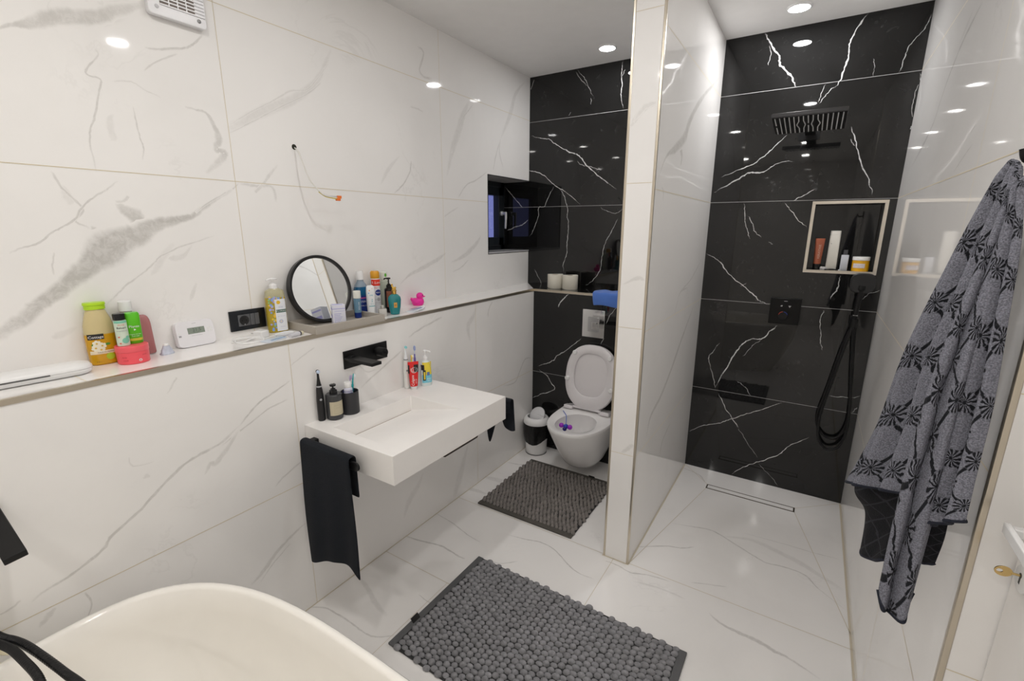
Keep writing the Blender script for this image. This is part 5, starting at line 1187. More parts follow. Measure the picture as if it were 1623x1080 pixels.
mb = MB(); mb.tube([(0,-0.036,0),(0,0.012,0)], 0.0085, 18, 0, 1); obj('stick_body', mb, m_('silver_grey_stick', (0.60,0.60,0.64), 0.3), t)
mb = MB(); mb.tube([(0,0.012,0),(0,0.019,0)], 0.0088, 18, 0, 1); obj('band', mb, m_('dark_band', (0.06,0.06,0.08), 0.3), t)
mb = MB(); mb.tube([(0,0.019,0),(0,0.030,0),(0,0.036,0)], [0.0085,0.0075,0.004], 18, 0, 1); obj('tip', mb, m_('cream_tip', (0.72,0.68,0.50), 0.4), t)

# yellow pump bottle
t = thing('pump_bottle', 'clear pump bottle of yellow cleanser left of the round mirror', 'bottle', (0.046, 1.085, ZL), -0.25)
pk = [(0,0.020,0.036,3),(0.003,0.023,0.0385,3.2),(0.15,0.023,0.0375,3.2),(0.172,0.021,0.034,2.8),(0.181,0.014,0.018,2.2)]
mb = MB(); body(mb, pk); obj('bottle_body', mb, level_mat('yellow_cleanser', (0.62,0.47,0.05), (0.66,0.62,0.40), 0.145, trans=0.35), t)
pump(t, 0.181, 0.015, WCAP, hh=0.034, rot=-1.4, spout=0.024, head=0.026)
mb = MB()
cols = [1,2,3,4]; rnd = random.Random(3)
for k in range(46):
    y = -0.030+0.020*rnd.random() if k < 32 else rnd.uniform(-0.03,0.03); z = rnd.uniform(0.008,0.148) if k < 32 else rnd.uniform(0.135,0.15)
    disc(mb, pk, y, z, rnd.uniform(0.003,0.0055), 0.0006+0.00002*k, cols[k%4], 8)
patch(mb, pk, -0.010, 0.033, 0.006, 0.138, 0.0018, 0)
disc(mb, pk, 0.004, 0.125, 0.0075, 0.0024, 4, 14); patch(mb, pk, -0.007, 0.033, 0.083, 0.095, 0.0024, 5); text_on(mb, pk, 'KLORANE', 0.013, 0.089, 0.0065, 0.0030, 6)
text_on(mb, pk, 'BEBE', 0.012, 0.105, 0.006, 0.0024, 7); disc(mb, pk, 0.008, 0.046, 0.008, 0.0024, 7, 14); disc(mb, pk, 0.008, 0.046, 0.004, 0.0028, 0, 12); disc(mb, pk, 0.008, 0.046, 0.002, 0.003, 4, 8)
text_on(mb, pk, 'gel douceur', 0.012, 0.068, 0.0045, 0.0024, 7); text_on(mb, pk, 'calendula', 0.012, 0.024, 0.004, 0.0024, 7)
obj('label', mb, [m_('label_white', (0.78,0.80,0.84), 0.4), m_('print_blue', (0.22,0.36,0.72), 0.4), m_('print_lilac', (0.42,0.40,0.72), 0.4), m_('print_green', (0.25,0.50,0.20), 0.4), m_('print_yellow', (0.82,0.52,0.03), 0.4), m_('print_dark_green', (0.01,0.09,0.06), 0.4), INKW, m_('print_grey_blue', (0.48,0.50,0.62), 0.4)], t)

# stone tray with mirror and bottles
STONE = m_('taupe_stone_tray', (0.42,0.385,0.34), 0.4, bump=0.05)
t = thing('vanity_tray', 'rectangular taupe tray on the ledge carrying the round mirror', 'tray', (0.137, 1.310, ZL), -0.03)
mb = MB(); a, b, w_, h_ = 0.107, 0.178, 0.011, 0.033
mb.box(-a, a, -b, b, 0, 0.008); mb.box(-a, -a+w_, -b, b, 0.004, h_); mb.box(a-w_, a, -b, b, 0.004, h_); mb.box(-a+w_, a-w_, -b, -b+w_, 0.004, h_); mb.box(-a+w_, a-w_, b-w_, b, 0.004, h_)
obj('tray_body', mb, STONE, t, bevel=0.0015)
zt = ZL+0.0082
t = thing('round_mirror', 'round mirror with black rim leaning on the wall in the taupe tray', 'mirror', (0.090, 1.293, zt+0.0038), -0.06, ry=-math.radians(12))
mb = MB(); r = 0.149; prof = [(r-0.013,0.004),(r-0.012,0.012),(r-0.003,0.014),(r,0.011),(r,-0.014),(r-0.004,-0.017),(0.0,-0.017)]
mb.lathe(prof, (0,0,r), 72, 0, 'x', False, True); obj('mirror_rim', mb, m_('matt_black_rim', (0.010,0.010,0.011), 0.35), t)
mb = MB(); mb.lathe([(0,0.0045),(r-0.0125,0.0045)], (0,0,r), 72, 0, 'x', False, False); obj('mirror_face', mb, MIRROR, t, recalc=False)
t = thing('medicine_box', 'small white and lavender carton in the tray before the round mirror', 'box', (0.155, 1.300, zt), -0.52)
mb = MB(); mb.box(-0.026, 0.026, -0.024, 0.030, 0, 0.086); obj('carton', mb, m_('carton_white', (0.70,0.71,0.80), 0.45), t, bevel=0.0008)
mb = MB(); LV = m_('lavender_ink', (0.35,0.35,0.68), 0.4)
mb.box(0.026, 0.0263, -0.024, 0.030, 0.070, 0.0725); mb.box(0.026, 0.0263, -0.015, 0.025, 0.0600, 0.0612)
for k in range(5): mb.box(0.026, 0.0263, -0.018, 0.008+0.004*(k%3), 0.020+0.007*k, 0.0218+0.007*k)
flat_text(mb, 'lactacyd', 0.009, (0.026,0.003,0.012), (0,1,0), (0,0,1), (1,0,0), 0.0004)
mb.box(-0.024, 0.022, -0.0243, -0.024, 0.066, 0.074); mb.box(-0.02, 0.018, -0.0243, -0.024, 0.03, 0.045)
mb.box(-0.02, 0.02, 0.030, 0.0303, 0.05, 0.06); mb.prism([(-0.022,-0.02),(0.0,-0.02),(0.02,0.02),(-0.002,0.02)], 0.086, 0.0863)
obj('print', mb, LV, t)
t = thing('roll_on_bottle', 'clear and blue roll-on bottle with white cap at the right end of the tray', 'bottle', (0.110, 1.447, zt), -0.3)
pr_ = cyl_prof(0.0165, 0, 0.092, 0.002)
mb = MB(); body(mb, pr_); obj('bottle_body', mb, level_mat('blue_roll_on', (0.012,0.045,0.30), (0.22,0.42,0.58), 0.026, trans=0.4), t)
mb = MB(); body(mb, cyl_prof(0.0172, 0.0925, 0.128, 0.002)); obj('cap', mb, m_('ivory_cap', (0.78,0.78,0.72), 0.35), t)
mb = MB(); text_on(mb, pr_, 'ROLL-ON', 0.001, 0.058, 0.006, 0.0006, 0, PI/2); obj('print', mb, INKW, t)

# mouthwash and its neighbours
t = thing('mouthwash_bottle', 'blue mouthwash bottle with white cap right of the mirror', 'bottle', (0.036, 1.533, ZL), -0.2)
pm_ = [(0,0.022,0.032,3),(0.003,0.024,0.0345,3.2),(0.12,0.024,0.0345,3.2),(0.150,0.021,0.028,2.6),(0.168,0.015,0.017,2),(0.176,0.014,0.015,2)]
mb = MB(); body(mb, pm_); obj('bottle_body', mb, level_mat('blue_mouthwash', (0.012,0.16,0.36), (0.42,0.52,0.62), 0.142, trans=0.35), t)
mb = MB(); body(mb, [(0.176,0.0185,0.0185,2),(0.215,0.0165,0.0165,2),(0.218,0.015,0.015,2)]); obj('cap', mb, WCAP, t)
mb = MB(); patch(mb, pm_, -0.030, 0.030, 0.012, 0.100, 0.0006, 0); patch(mb, pm_, -0.030, 0.030, 0.086, 0.091, 0.0010, 1); text_on(mb, pm_, 'LISTERINE', 0, 0.070, 0.009, 0.0012, 2); text_on(mb, pm_, 'TOTAL CARE', 0, 0.050, 0.006, 0.0012, 2)
obj('label', mb, [m_('deep_blue_label', (0.015,0.04,0.25), 0.35), m_('pink_stripe', (0.62,0.10,0.28), 0.4), INKW], t)
t = thing('cream_tube', 'white cream tube with teal print and teal cap before the mouthwash', 'tube', (0.098, 1.538, ZL), -0.35)
pt = [(0,0.0145,0.0165,2),(0.016,0.0145,0.0165,2),(0.017,0.015,0.019,2.2),(0.06,0.0145,0.0205,2.4),(0.12,0.011,0.0212,2.8),(0.146,0.006,0.019,3),(0.152,0.003,0.012,3)]
mb = MB(); body(mb, pt[2:]); obj('tube_body', mb, m_('tube_white', (0.80,0.81,0.82), 0.3), t)
mb = MB(); body(mb, [(0,0.0135,0.0155,2),(0.002,0.0150,0.0175,2),(0.0165,0.0150,0.0175,2)]); obj('cap', mb, m_('teal_cap', (0.02,0.33,0.40), 0.35), t)
mb = MB(); TEAL = m_('teal_ink', (0.02,0.36,0.44), 0.4); text_on(mb, pt, 'baby', 0, 0.105, 0.007, 0.0008, 0); 
for dz in (0.074, 0.083): text_on(mb, pt, 'X', 0.002, dz, 0.008, 0.0008, 0)
patch(mb, pt, -0.014, 0.015, 0.050, 0.053, 0.0007, 0); text_on(mb, pt, 'SPF 50', 0, 0.062, 0.004, 0.0008, 0)
disc(mb, pt, -0.008, 0.128, 0.003, 0.0008, 1, 10); disc(mb, pt, 0.006, 0.136, 0.002, 0.0008, 1, 10); disc(mb, pt, -0.012, 0.115, 0.003, 0.0008, 2, 10)
obj('print', mb, [TEAL, m_('orange_dot', (0.8,0.35,0.1), 0.4), m_('sky_dot', (0.2,0.45,0.75), 0.4)], t)
t = thing('deodorant_spray', 'white deodorant can with orange cap and red band', 'spray can', (0.046, 1.618, ZL), -0.35)
pd = cyl_prof(0.0235, 0, 0.176, 0.003)
mb = MB(); body(mb, pd); obj('can_body', mb, m_('can_white', (0.74,0.74,0.76), 0.25), t)
mb = MB(); body(mb, [(0.176,0.021,0.021,2),(0.179,0.0225,0.0225,2),(0.206,0.0225,0.0225,2),(0.213,0.018,0.018,2)]); obj('cap', mb, m_('amber_cap', (0.70,0.33,0.02), 0.3), t)
mb = MB(); patch(mb, pd, -0.0228, 0.0228, 0.140, 0.172, 0.0005, 0, 22); text_on(mb, pd, '1.Love', -0.001, 0.156, 0.012, 0.0010, 1); text_on(mb, pd, 'plus', -0.008, 0.131, 0.008, 0.0009, 0)
disc(mb, pd, 0.004, 0.106, 0.0155, 0.0007, 2, 24); text_on(mb, pd, 'NIVEA', 0.004, 0.106, 0.0065, 0.0012, 1)
disc(mb, pd, 0.004, 0.072, 0.009, 0.0007, 3, 16); text_on(mb, pd, 'BLACK & WHITE', 0.002, 0.055, 0.0035, 0.0008, 4); text_on(mb, pd, '72h', -0.012, 0.072, 0.006, 0.0008, 4)
obj('label', mb, [m_('red_band', (0.75,0.04,0.02), 0.35), INKW, m_('navy_disc', (0.01,0.03,0.22), 0.35), m_('grey_disc', (0.42,0.42,0.44), 0.4), GREY_INK], t)
t = thing('leaf_spray_bottle', 'pale bottle with a green leaf on its cap half hidden behind the deodorant', 'bottle', (0.032, 1.688, ZL), -0.4)
pl = cyl_prof(0.021, 0, 0.160, 0.004)
mb = MB(); body(mb, pl); obj('bottle_body', mb, mat('pale_green_clear', (0.72,0.78,0.66), 0.15, trans=0.3), t)
pl2 = cyl_prof(0.0185, 0.160, 0.205, 0.004)
mb = MB(); body(mb, pl2); obj('cap', mb, m_('pale_cap', (0.74,0.76,0.70), 0.25), t)
mb = MB(); disc(mb, pl2, 0.004, 0.187, 0.006, 0.0007, 0, 16, 0.0095); obj('leaf_print', mb, m_('leaf_green_print', (0.10,0.42,0.03), 0.4), t)
t = thing('pump_bottle', 'black pump bottle with copper brown label behind the teal perfume', 'bottle', (0.088, 1.668, ZL), -0.5)
pb = cyl_prof(0.0235, 0, 0.125, 0.006)
mb = MB(); body(mb, pb); obj('bottle_body', mb, m_('black_gloss_bottle', (0.008,0.007,0.008), 0.12), t)
mb = MB(); patch(mb, pb, -0.018, 0.020, 0.030, 0.112, 0.0006, 0); text_on(mb, pb, 'rituals', 0.0, 0.085, 0.006, 0.0011, 1, PI/2); obj('label', mb, [m_('copper_label', (0.22,0.075,0.045), 0.35), INK], t)
pump(t, 0.125, 0.013, BCAP, hh=0.045, rot=-2.2, spout=0.022)
t = thing('perfume_bottle', 'teal perfume bottle with ornate gold cap at the front of the ledge', 'perfume', (0.155, 1.638, ZL), -0.55)
pp = [(0,0.012,0.018,3),(0.003,0.016,0.022,3),(0.04,0.0185,0.029,2.8),(0.075,0.0195,0.0325,2.6),(0.088,0.0185,0.030,2.5),(0.098,0.014,0.021,2.3),(0.103,0.008,0.012,2)]
mb = MB(); body(mb, pp, seg=40); obj('bottle_body', mb, m_('teal_lacquer', (0.005,0.20,0.22), 0.15, coat=0.5), t)
GOLD = mat('gold', (0.80,0.50,0.12), 0.22, 1.0)
mb = MB(); mb.lathe([(0.010,0.102),(0.0115,0.105),(0.0115,0.116),(0.013,0.118),(0.013,0.122),(0.008,0.126)], seg=20); mb.tube([(0,-0.004,0.122),(0,-0.002,0.130),(0,-0.008,0.140),(0,-0.006,0.152)], [0.008,0.007,0.005,0.003], 10); mb.tube([(0,0.002,0.124),(0,0.007,0.134),(0,0.011,0.132)], [0.006,0.005,0.003], 10); mb.sphere((0,-0.009,0.150), 0.004)
obj('gold_cap', mb, GOLD, t)
mb = MB(); patch(mb, pp, -0.0075, 0.0085, 0.036, 0.062, 0.0008, 0, 4, 4); patch(mb, pp, -0.004, 0.005, 0.043, 0.055, 0.0013, 1, 4, 3); obj('gold_plaque', mb, [m_('orange_gold', (0.66,0.36,0.08), 0.35), m_('dark_gold', (0.45,0.22,0.05), 0.4)], t)
t = thing('perfume_bottle', 'small square clear glass perfume bottle beside the tray', 'perfume', (0.142, 1.567, ZL), -0.5)
mb = MB(); body(mb, [(0,0.015,0.018,6),(0.002,0.0165,0.0195,7),(0.036,0.0165,0.0195,7),(0.038,0.015,0.018,6)]); obj('glass_body', mb, mat('perfume_glass', (0.80,0.78,0.74), 0.05, trans=0.35), t)
mb = MB(); body(mb, [(0.004,0.013,0.016,6),(0.024,0.013,0.016,6)]); obj('perfume', mb, mat('pale_perfume', (0.80,0.76,0.66), 0.1, trans=0.6), t)
mb = MB(); body(mb, cyl_prof(0.011, 0.038, 0.055)); obj('cap', mb, mat('silver_cap', (0.72,0.71,0.68), 0.25, 0.8), t)

# pink rubber duck
t = thing('rubber_duck', 'bright pink rubber duck on the ledge', 'toy', (0.050, 1.915, ZL), 0.75)
PINK = mat('hot_pink_rubber', (0.85,0.03,0.36), 0.35)
mb = MB(); R = []
for k in range(11):
    s = k/10; z = 0.040*s
    a = 0.034*(math.sin(PI*(0.22+0.62*s)))**0.6; b = 0.028*(math.sin(PI*(0.25+0.6*s)))**0.7
    R.append([(x-0.002+0.010*max(0, s-0.6)-(0.012*max(0,(s-0.45))*(1 if x < -0.015 else 0)), y, z) for x, y, _ in sec_ring(z, a, b, 2.1, 26)])
mb.loft(R); mb.sphere((0.010,0,0.052), (0.0205,0.0195,0.0195), 0, 22, 12)
mb.tube([(-0.026,0,0.026),(-0.036,0,0.036),(-0.040,0,0.043)], [0.012,0.008,0.003], 10)
for s in (-1,1): mb.sphere((-0.006,s*0.024,0.022), (0.019,0.008,0.012))
obj('duck_body', mb, PINK, t, angle=70)
mb = MB(); mb.loft([[(0.027+x, y, 0.049+z*1.0) for y, z, _ in sec_ring(0, w, h, 2, 14)] for x, w, h in ((0,0.010,0.005),(0.007,0.009,0.0035),(0.012,0.005,0.002))]); obj('bill', mb, mat('pink_bill', (0.80,0.02,0.30), 0.35), t)
for s in (-1,1):
    mb = MB(); mb.sphere((0.0255,s*0.0105,0.057), 0.003); obj('eye', mb, BCAP, t)
# toothpaste tube lying flat
t = thing('toothpaste_tube', 'flat white and blue toothpaste tube lying in front of the duck', 'toothpaste', (0.168, 1.775, ZL), 0.12)
mb = MB()
R = []
for k in range(10):
    s = k/9; y = -0.06+0.105*s; h = lerp(0.001, 0.008, s**0.7); w = lerp(0.026, 0.019, s)
    R.append([(x*(1+0.04*math.sin(k*2)), y, h+zz+0.0006*math.sin(k*3)) for x, zz, _ in sec_ring(0, w, h, 2.3, 20)])
mb.loft(R); obj('tube_body', mb, m_('toothpaste_white', (0.72,0.75,0.80), 0.3), t)
mb = MB(); mb.tube([(0,0.045,0.0095),(0,0.064,0.0095)], 0.0095, 18, 0, 1); obj('cap', mb, WCAP, t)
mb = MB(); flat_text(mb, 'BLEND-A', 0.016, (0.003,-0.005,0.0135), (0,1,-0.0), (-1,0,0), (0,0,1), 0.0012, 0); mb.box(0.012,0.016,-0.05,0.03,0.0135,0.0141,0); mb.box(-0.014,-0.011,-0.045,0.02,0.0125,0.0135,1); obj('print', mb, [m_('blue_print', (0.03,0.10,0.35), 0.4), m_('pale_red_print', (0.6,0.2,0.25), 0.4)], t)

# ------------------------------------------------------------------ things on the washbasin
ZB = SZ1
def electric_brush(label, loc, body_m, neck_m, ring_m, bristle_m, rz, tilt=0.0):
    t = thing('electric_toothbrush', label, 'toothbrush', loc, rz, 'electric toothbrushes on the washbasin', ry=tilt)
    mb = MB(); mb.lathe([(0.0125,0),(0.0145,0.002),(0.0148,0.05),(0.0145,0.10),(0.0125,0.135),(0.0105,0.147),(0.0,0.147)], seg=26); obj('handle', mb, body_m, t)
    mb = MB(); mb.lathe([(0.0107,0.147),(0.0107,0.153)], seg=24); obj('ring', mb, ring_m, t)
    mb = MB(); mb.lathe([(0.0102,0.153),(0.0085,0.160),(0.0050,0.185),(0.0040,0.208),(0.0,0.212)], seg=18)
    mb.lathe([(0.0072,-0.001),(0.0072,0.007)], (0.0,0.0,0.214), 18, 0, 'x'); obj('brush_head', mb, neck_m, t)
    mb = MB(); mb.lathe([(0.0064,0.007),(0.0064,0.015),(0.005,0.0155)], (0,0,0.214), 18, 0, 'x'); obj('bristles', mb, bristle_m, t)
    mb = MB(); disc(mb, [(0,0.0146,0.0146,2),(0.12,0.0146,0.0146,2)], 0, 0.095, 0.005, 0.0006, 0, 16); obj('power_button', mb, ring_m, t)
electric_brush('black electric toothbrush standing at the left end of the washbasin', (0.246,1.112,ZB), m_('matt_black_handle', (0.012,0.012,0.013), 0.35), BCAP, m_('silver_ring', (0.42,0.43,0.45), 0.3), m_('blue_white_bristles', (0.55,0.65,0.82), 0.6), -0.4)
t = thing('soap_dispenser', 'dark soap pump bottle with beige label next to the black electric toothbrush', 'soap dispenser', (0.272, 1.158, ZB), -0.30)
ps = cyl_prof(0.033, 0, 0.110, 0.004)
mb = MB(); body(mb, ps, seg=40); obj('bottle_body', mb, m_('dark_grey_bottle', (0.045,0.047,0.050), 0.25), t)
mb = MB(); patch(mb, ps, -0.026, 0.028, 0.022, 0.082, 0.0007, 0, 20); 
for z in (0.03, 0.066): patch(mb, ps, -0.012, 0.016, z, z+0.001, 0.0012, 1, 10, 1)
for y in (-0.012, 0.0155): patch(mb, ps, y, y+0.0007, 0.03, 0.066, 0.0012, 1, 2, 3)
text_on(mb, ps, 'SAVON', 0.002, 0.055, 0.004, 0.0012, 1); obj('label', mb, [m_('beige_label', (0.50,0.45,0.32), 0.5), m_('label_line', (0.38,0.34,0.24), 0.5)], t)
pump(t, 0.110, 0.0155, BCAP, hh=0.033, rot=2.5, spout=0.02, head=0.022)
t = thing('toothbrush_cup', 'matt black cup holding toothbrushes and a toothpaste tube', 'cup', (0.275, 1.236, ZB))
mb = MB(); mb.lathe([(0.036,0),(0.037,0.002),(0.0375,0.098),(0.0365,0.099),(0.0345,0.098),(0.034,0.006),(0.0,0.006)], seg=44, cap1=False); obj('cup_body', mb, m_('matt_anthracite_cup', (0.030,0.030,0.034), 0.5), t)
def manual_brush(label, loc, rz, ry, L, c1, c2, bm, group):
    t = thing('toothbrush', label, 'toothbrush', loc, rz, group, ry=ry)
    mb = MB(); mb.tube([(0,0,0),(0,0,L*0.3),(0.001,0,L*0.6),(0,0,L*0.78)], [0.0050,0.0058,0.0055,0.0035], 12, 0, 6); obj('handle', mb, c1, t)
    mb = MB(); mb.tube([(0,0,L*0.78),(0,0,L*0.86)], 0.0030, 10, 0, 1); mb.loft([[(x+0.0,y,z+L*0.92) for y, z, x in [(a_, b_, xx) for a_, b_, _ in sec_ring(0, w, h, 2.4, 16)]] for xx, w, h in ((-0.002,0.0055,L*0.065),(0.002,0.0058,L*0.068))]); obj('brush_head', mb, c2, t)
    mb = MB(); mb.loft([[(x,y,z+L*0.925) for y, z, x in [(a_, b_, xx) for a_, b_, _ in sec_ring(0, 0.0048, L*0.055, 2.6, 16)]] for xx in (0.0021,0.0105)]); obj('bristles', mb, bm, t)
TURQ = m_('turquoise_plastic', (0.02,0.42,0.45), 0.3); LIL = m_('lilac_plastic', (0.52,0.42,0.66), 0.3)
manual_brush('turquoise and white toothbrush leaning in the black cup', (0.262,1.243,ZB+0.008), 0.9, 0.150, 0.166, TURQ, TURQ, m_('white_bristles', (0.80,0.84,0.86), 0.6), 'toothbrushes in the black cup')
manual_brush('pale lilac toothbrush leaning behind the turquoise one in the black cup', (0.254,1.226,ZB+0.008), 1.42, 0.23, 0.158, m_('clear_lilac', (0.60,0.52,0.70), 0.2), LIL, m_('lilac_bristles', (0.70,0.62,0.80), 0.6), 'toothbrushes in the black cup')
t = thing('toothpaste_tube', 'white and blue toothpaste tube standing cap up in the black cup', 'toothpaste', (0.289,1.225,ZB+0.0075), -0.4, ry=-0.04, rx=0.03)
pt = [(0.0,0.0015,0.021,3),(0.02,0.006,0.0205,2.6),(0.07,0.0125,0.019,2.3),(0.108,0.0155,0.0175,2),(0.112,0.012,0.013,2)]
mb = MB(); body(mb, pt); obj('tube_body', mb, m_('tube_pale_lilac', (0.66,0.66,0.78), 0.3), t)
mb = MB(); mb.lathe([(0.0135,0.112),(0.0150,0.114),(0.0150,0.134),(0.0135,0.137),(0,0.137)], seg=24); obj('cap', mb, WCAP, t)
mb = MB(); text_on(mb, pt, 'Sensodyne', 0.0, 0.098, 0.008, 0.0008, 0); patch(mb, pt, -0.014, 0.014, 0.085, 0.090, 0.0007, 0); obj('print', mb, m_('navy_print', (0.04,0.05,0.25), 0.4), t)

electric_brush('white electric toothbrush with turquoise bristles on the right side of the basin', (0.252,1.600,ZB), m_('white_handle', (0.76,0.77,0.74), 0.3), m_('white_neck', (0.80,0.82,0.84), 0.3), m_('dark_ring', (0.20,0.24,0.25), 0.3), m_('turquoise_bristles', (0.25,0.62,0.65), 0.6), -0.5)
t = thing('toothpaste_tube', 'red toothpaste tube standing on its white cap beside the white electric toothbrush', 'toothpaste', (0.294, 1.606, ZB), -0.62)
pt = [(0,0.014,0.0155,2),(0.018,0.0145,0.016,2),(0.0185,0.0155,0.0185,2),(0.05,0.0145,0.021,2.3),(0.10,0.009,0.0245,2.8),(0.138,0.002,0.0265,4),(0.143,0.0012,0.0265,4)]
mb = MB(); body(mb, pt[2:]); obj('tube_body', mb, m_('toothpaste_red', (0.70,0.018,0.018), 0.25), t)
mb = MB(); mb.lathe([(0.0135,0),(0.0150,0.002),(0.0150,0.0183)], seg=24); obj('cap', mb, WCAP, t)
mb = MB(); patch(mb, pt, 0.002, 0.024, 0.090, 0.128, 0.0007, 0); patch(mb, pt, -0.0262, -0.019, 0.085, 0.128, 0.0007, 0); text_on(mb, pt, 'Colgate', -0.006, 0.050, 0.0125, 0.0009, 1, PI/2)
seg = 30
for r_o, r_i, a0, a1 in ((0.0165,0.0148,150,395),(0.0120,0.0108,60,300)):
    vs = []
    for k in range(seg+1):
        a = math.radians(lerp(a0,a1,k/seg))
        for r in (r_o, r_i): y, z = 0.002+r*math.cos(a), 0.104+r*math.sin(a); vs.append((front_x(pt, y, z)+0.0012, y, z))
    mb.add(vs, [(2*k,2*k+1,2*k+3,2*k+2) for k in range(seg)], 1)
text_on(mb, pt, 'MAX', 0.010, 0.108, 0.006, 0.0013, 2, PI/2); text_on(mb, pt, 'WHITE', -0.002, 0.104, 0.005, 0.0013, 1, PI/2); text_on(mb, pt, 'fresh gel', 0.009, 0.045, 0.005, 0.0009, 1, PI/2)
obj('print', mb, [m_('black_print', (0.01,0.01,0.01), 0.3), INKW, GREY_INK], t)
manual_brush('purple and pale blue child toothbrush standing behind the red toothpaste', (0.262,1.652,ZB), -0.6, 0.0, 0.215, m_('violet_blue_plastic', (0.16,0.14,0.45), 0.3), m_('pale_blue_plastic', (0.62,0.68,0.82), 0.3), m_('blue_bristles', (0.30,0.36,0.62), 0.6), 'toothbrushes on the basin edge')
manual_brush('yellow tipped toothbrush standing behind the red toothpaste', (0.258,1.632,ZB), 1.0, 0.0, 0.168, m_('pale_white_plastic', (0.74,0.74,0.72), 0.3), m_('yellow_plastic', (0.80,0.62,0.05), 0.3), m_('cream_bristles', (0.80,0.76,0.60), 0.6), 'toothbrushes on the basin edge')
t = thing('pump_bottle', 'yellow and pale blue child soap bottle with white pump on the washbasin', 'soap dispenser', (0.300, 1.688, ZB), -0.55)
pc = [(0,0.018,0.026,2.6),(0.003,0.020,0.0285,2.6),(0.06,0.020,0.0285,2.6),(0.10,0.019,0.027,2.5),(0.124,0.016,0.021,2.3),(0.134,0.011,0.012,2)]
mb = MB(); body(mb, pc); obj('bottle_body', mb, m_('milky_bottle', (0.72,0.80,0.80), 0.25), t)
mb = MB(); patch(mb, pc, -0.020, 0.0275, 0.060, 0.124, 0.0006, 0); patch(mb, pc, -0.024, 0.0275, 0.018, 0.060, 0.0006, 1); patch(mb, pc, -0.026, -0.012, 0.085, 0.112, 0.0010, 2); patch(mb, pc, -0.020, -0.006, 0.030, 0.085, 0.0010, 2, 6, 6); patch(mb, pc, -0.016, -0.009, 0.036, 0.076, 0.0014, 0, 5, 5)
patch(mb, pc, 0.000, 0.014, 0.056, 0.074, 0.0011, 3); text_on(mb, pc, 'soap', 0.010, 0.040, 0.009, 0.0011, 4); text_on(mb, pc, 'KIDS', 0.010, 0.028, 0.006, 0.0011, 4)
obj('label', mb, [m_('sunny_yellow', (0.80,0.64,0.06), 0.35), m_('aqua_blue', (0.18,0.58,0.72), 0.35), m_('label_black', (0.015,0.015,0.02), 0.35), m_('denim_blue', (0.10,0.18,0.42), 0.35), INKW], t)
pump(t, 0.134, 0.0125, WCAP, hh=0.044, rot=0.9, spout=0.026)

# ------------------------------------------------------------------ on the toilet ledge
PAPER = m_('soft_paper', (0.74,0.71,0.62), 0.9, bump=0.3, bscale=150)
for k, (x, y, r, lab) in enumerate(((0.322,3.055,0.057,'left one of two toilet paper rolls on the black ledge'),(0.444,3.050,0.056,'right one of two toilet paper rolls on the black ledge'))):
    t = thing('toilet_paper_roll', lab, 'toilet paper', (x, y, ZL), group='toilet paper rolls on the ledge')
    mb = MB(); R = []
    for z, s in ((0.0,0.97),(0.004,1),(0.05,0.985),(0.094,1),(0.098,0.97)):
        R.append([(r*s*math.cos(a)*(1+0.03*math.sin(3*a+k)), r*s*math.sin(a)*(1+0.03*math.sin(3*a+k)), z+0.002*math.sin(2*a)) for a in [2*PI*i/40 for i in range(40)]])
    R.append([(0.021*math.cos(2*PI*i/40), 0.021*math.sin(2*PI*i/40), 0.097) for i in range(40)]); R.append([(0.021*math.cos(2*PI*i/40), 0.021*math.sin(2*PI*i/40), 0.004) for i in range(40)])
    mb.loft(R, 0, True, True); obj('paper', mb, PAPER, t)
    mb = MB(); mb.lathe([(0.0205,0.002),(0.0205,0.0975),(0.0195,0.0975),(0.0195,0.002)], seg=28, cap0=False, cap1=False); obj('core', mb, m_('card_core', (0.45,0.36,0.25), 0.8), t)
BLUEC = mat('blue_microfibre', (0.085,0.20,0.62), 0.9, bump=0.4, bscale=350, sheen=0.3, var=0.1)
mb = MB()
def fn(u, v):
    x = lerp(0.683, 0.95, u)
    L0 = 0.085
    if v < 0.5:
        k = v/0.5; y = lerp(3.03, YL+0.004, k); z = ZL+0.009+0.006*math.sin(u*9+k*2)**2
    else:
        k = (v-0.5)/0.5; y = YL-0.007-0.006*math.sin(PI*k)-0.004*math.sin(u*8)*k; z = ZL+0.008-(L0-0.006*math.sin(u*7))*k
        x += 0.010*k*(1-u)
    return (x, y, z)
mb.grid(fn, 24, 20)
tag(obj('cleaning_cloth', mb, BLUEC, solid=0.006, solid_off=0, subsurf=1), 'blue folded cleaning cloth draped over the black ledge above the flush plate', 'cloth')

# ------------------------------------------------------------------ in the shower niche
zn = NZ0
t = thing('hair_tube', 'copper coloured tube standing on its black cap in the shower niche', 'tube', (1.915, 3.262, zn), PI, ry=0.0)
t.rotation_euler = (0, 0.10, -PI/2)
pt = [(0,0.017,0.019,2),(0.034,0.0175,0.0195,2),(0.035,0.0165,0.0185,2),(0.07,0.014,0.0195,2.2),(0.14,0.007,0.0225,2.6),(0.178,0.0015,0.024,3)]
COP = mat('copper_tube', (0.42,0.13,0.075), 0.3, 0.55)
mb = MB(); body(mb, pt[2:]); obj('tube_body', mb, COP, t)
mb = MB(); body(mb, pt[:2]); obj('cap', mb, BCAP, t)
mb = MB(); text_on(mb, pt, 'KERASTASE', 0.003, 0.105, 0.011, 0.0008, 0, PI/2); obj('print', mb, m_('copper_white_ink', (0.75,0.55,0.45), 0.4), t)
t = thing('shampoo_bottle', 'tall white bottle leaning in the shower niche', 'bottle', (1.984, 3.266, zn), -PI/2)
pt = [(0,0.018,0.024,5),(0.003,0.020,0.026,5),(0.195,0.019,0.025,5),(0.198,0.018,0.023,5)]
mb = MB(); body(mb, pt); obj('bottle_body', mb, m_('ivory_bottle', (0.78,0.76,0.70), 0.3), t)
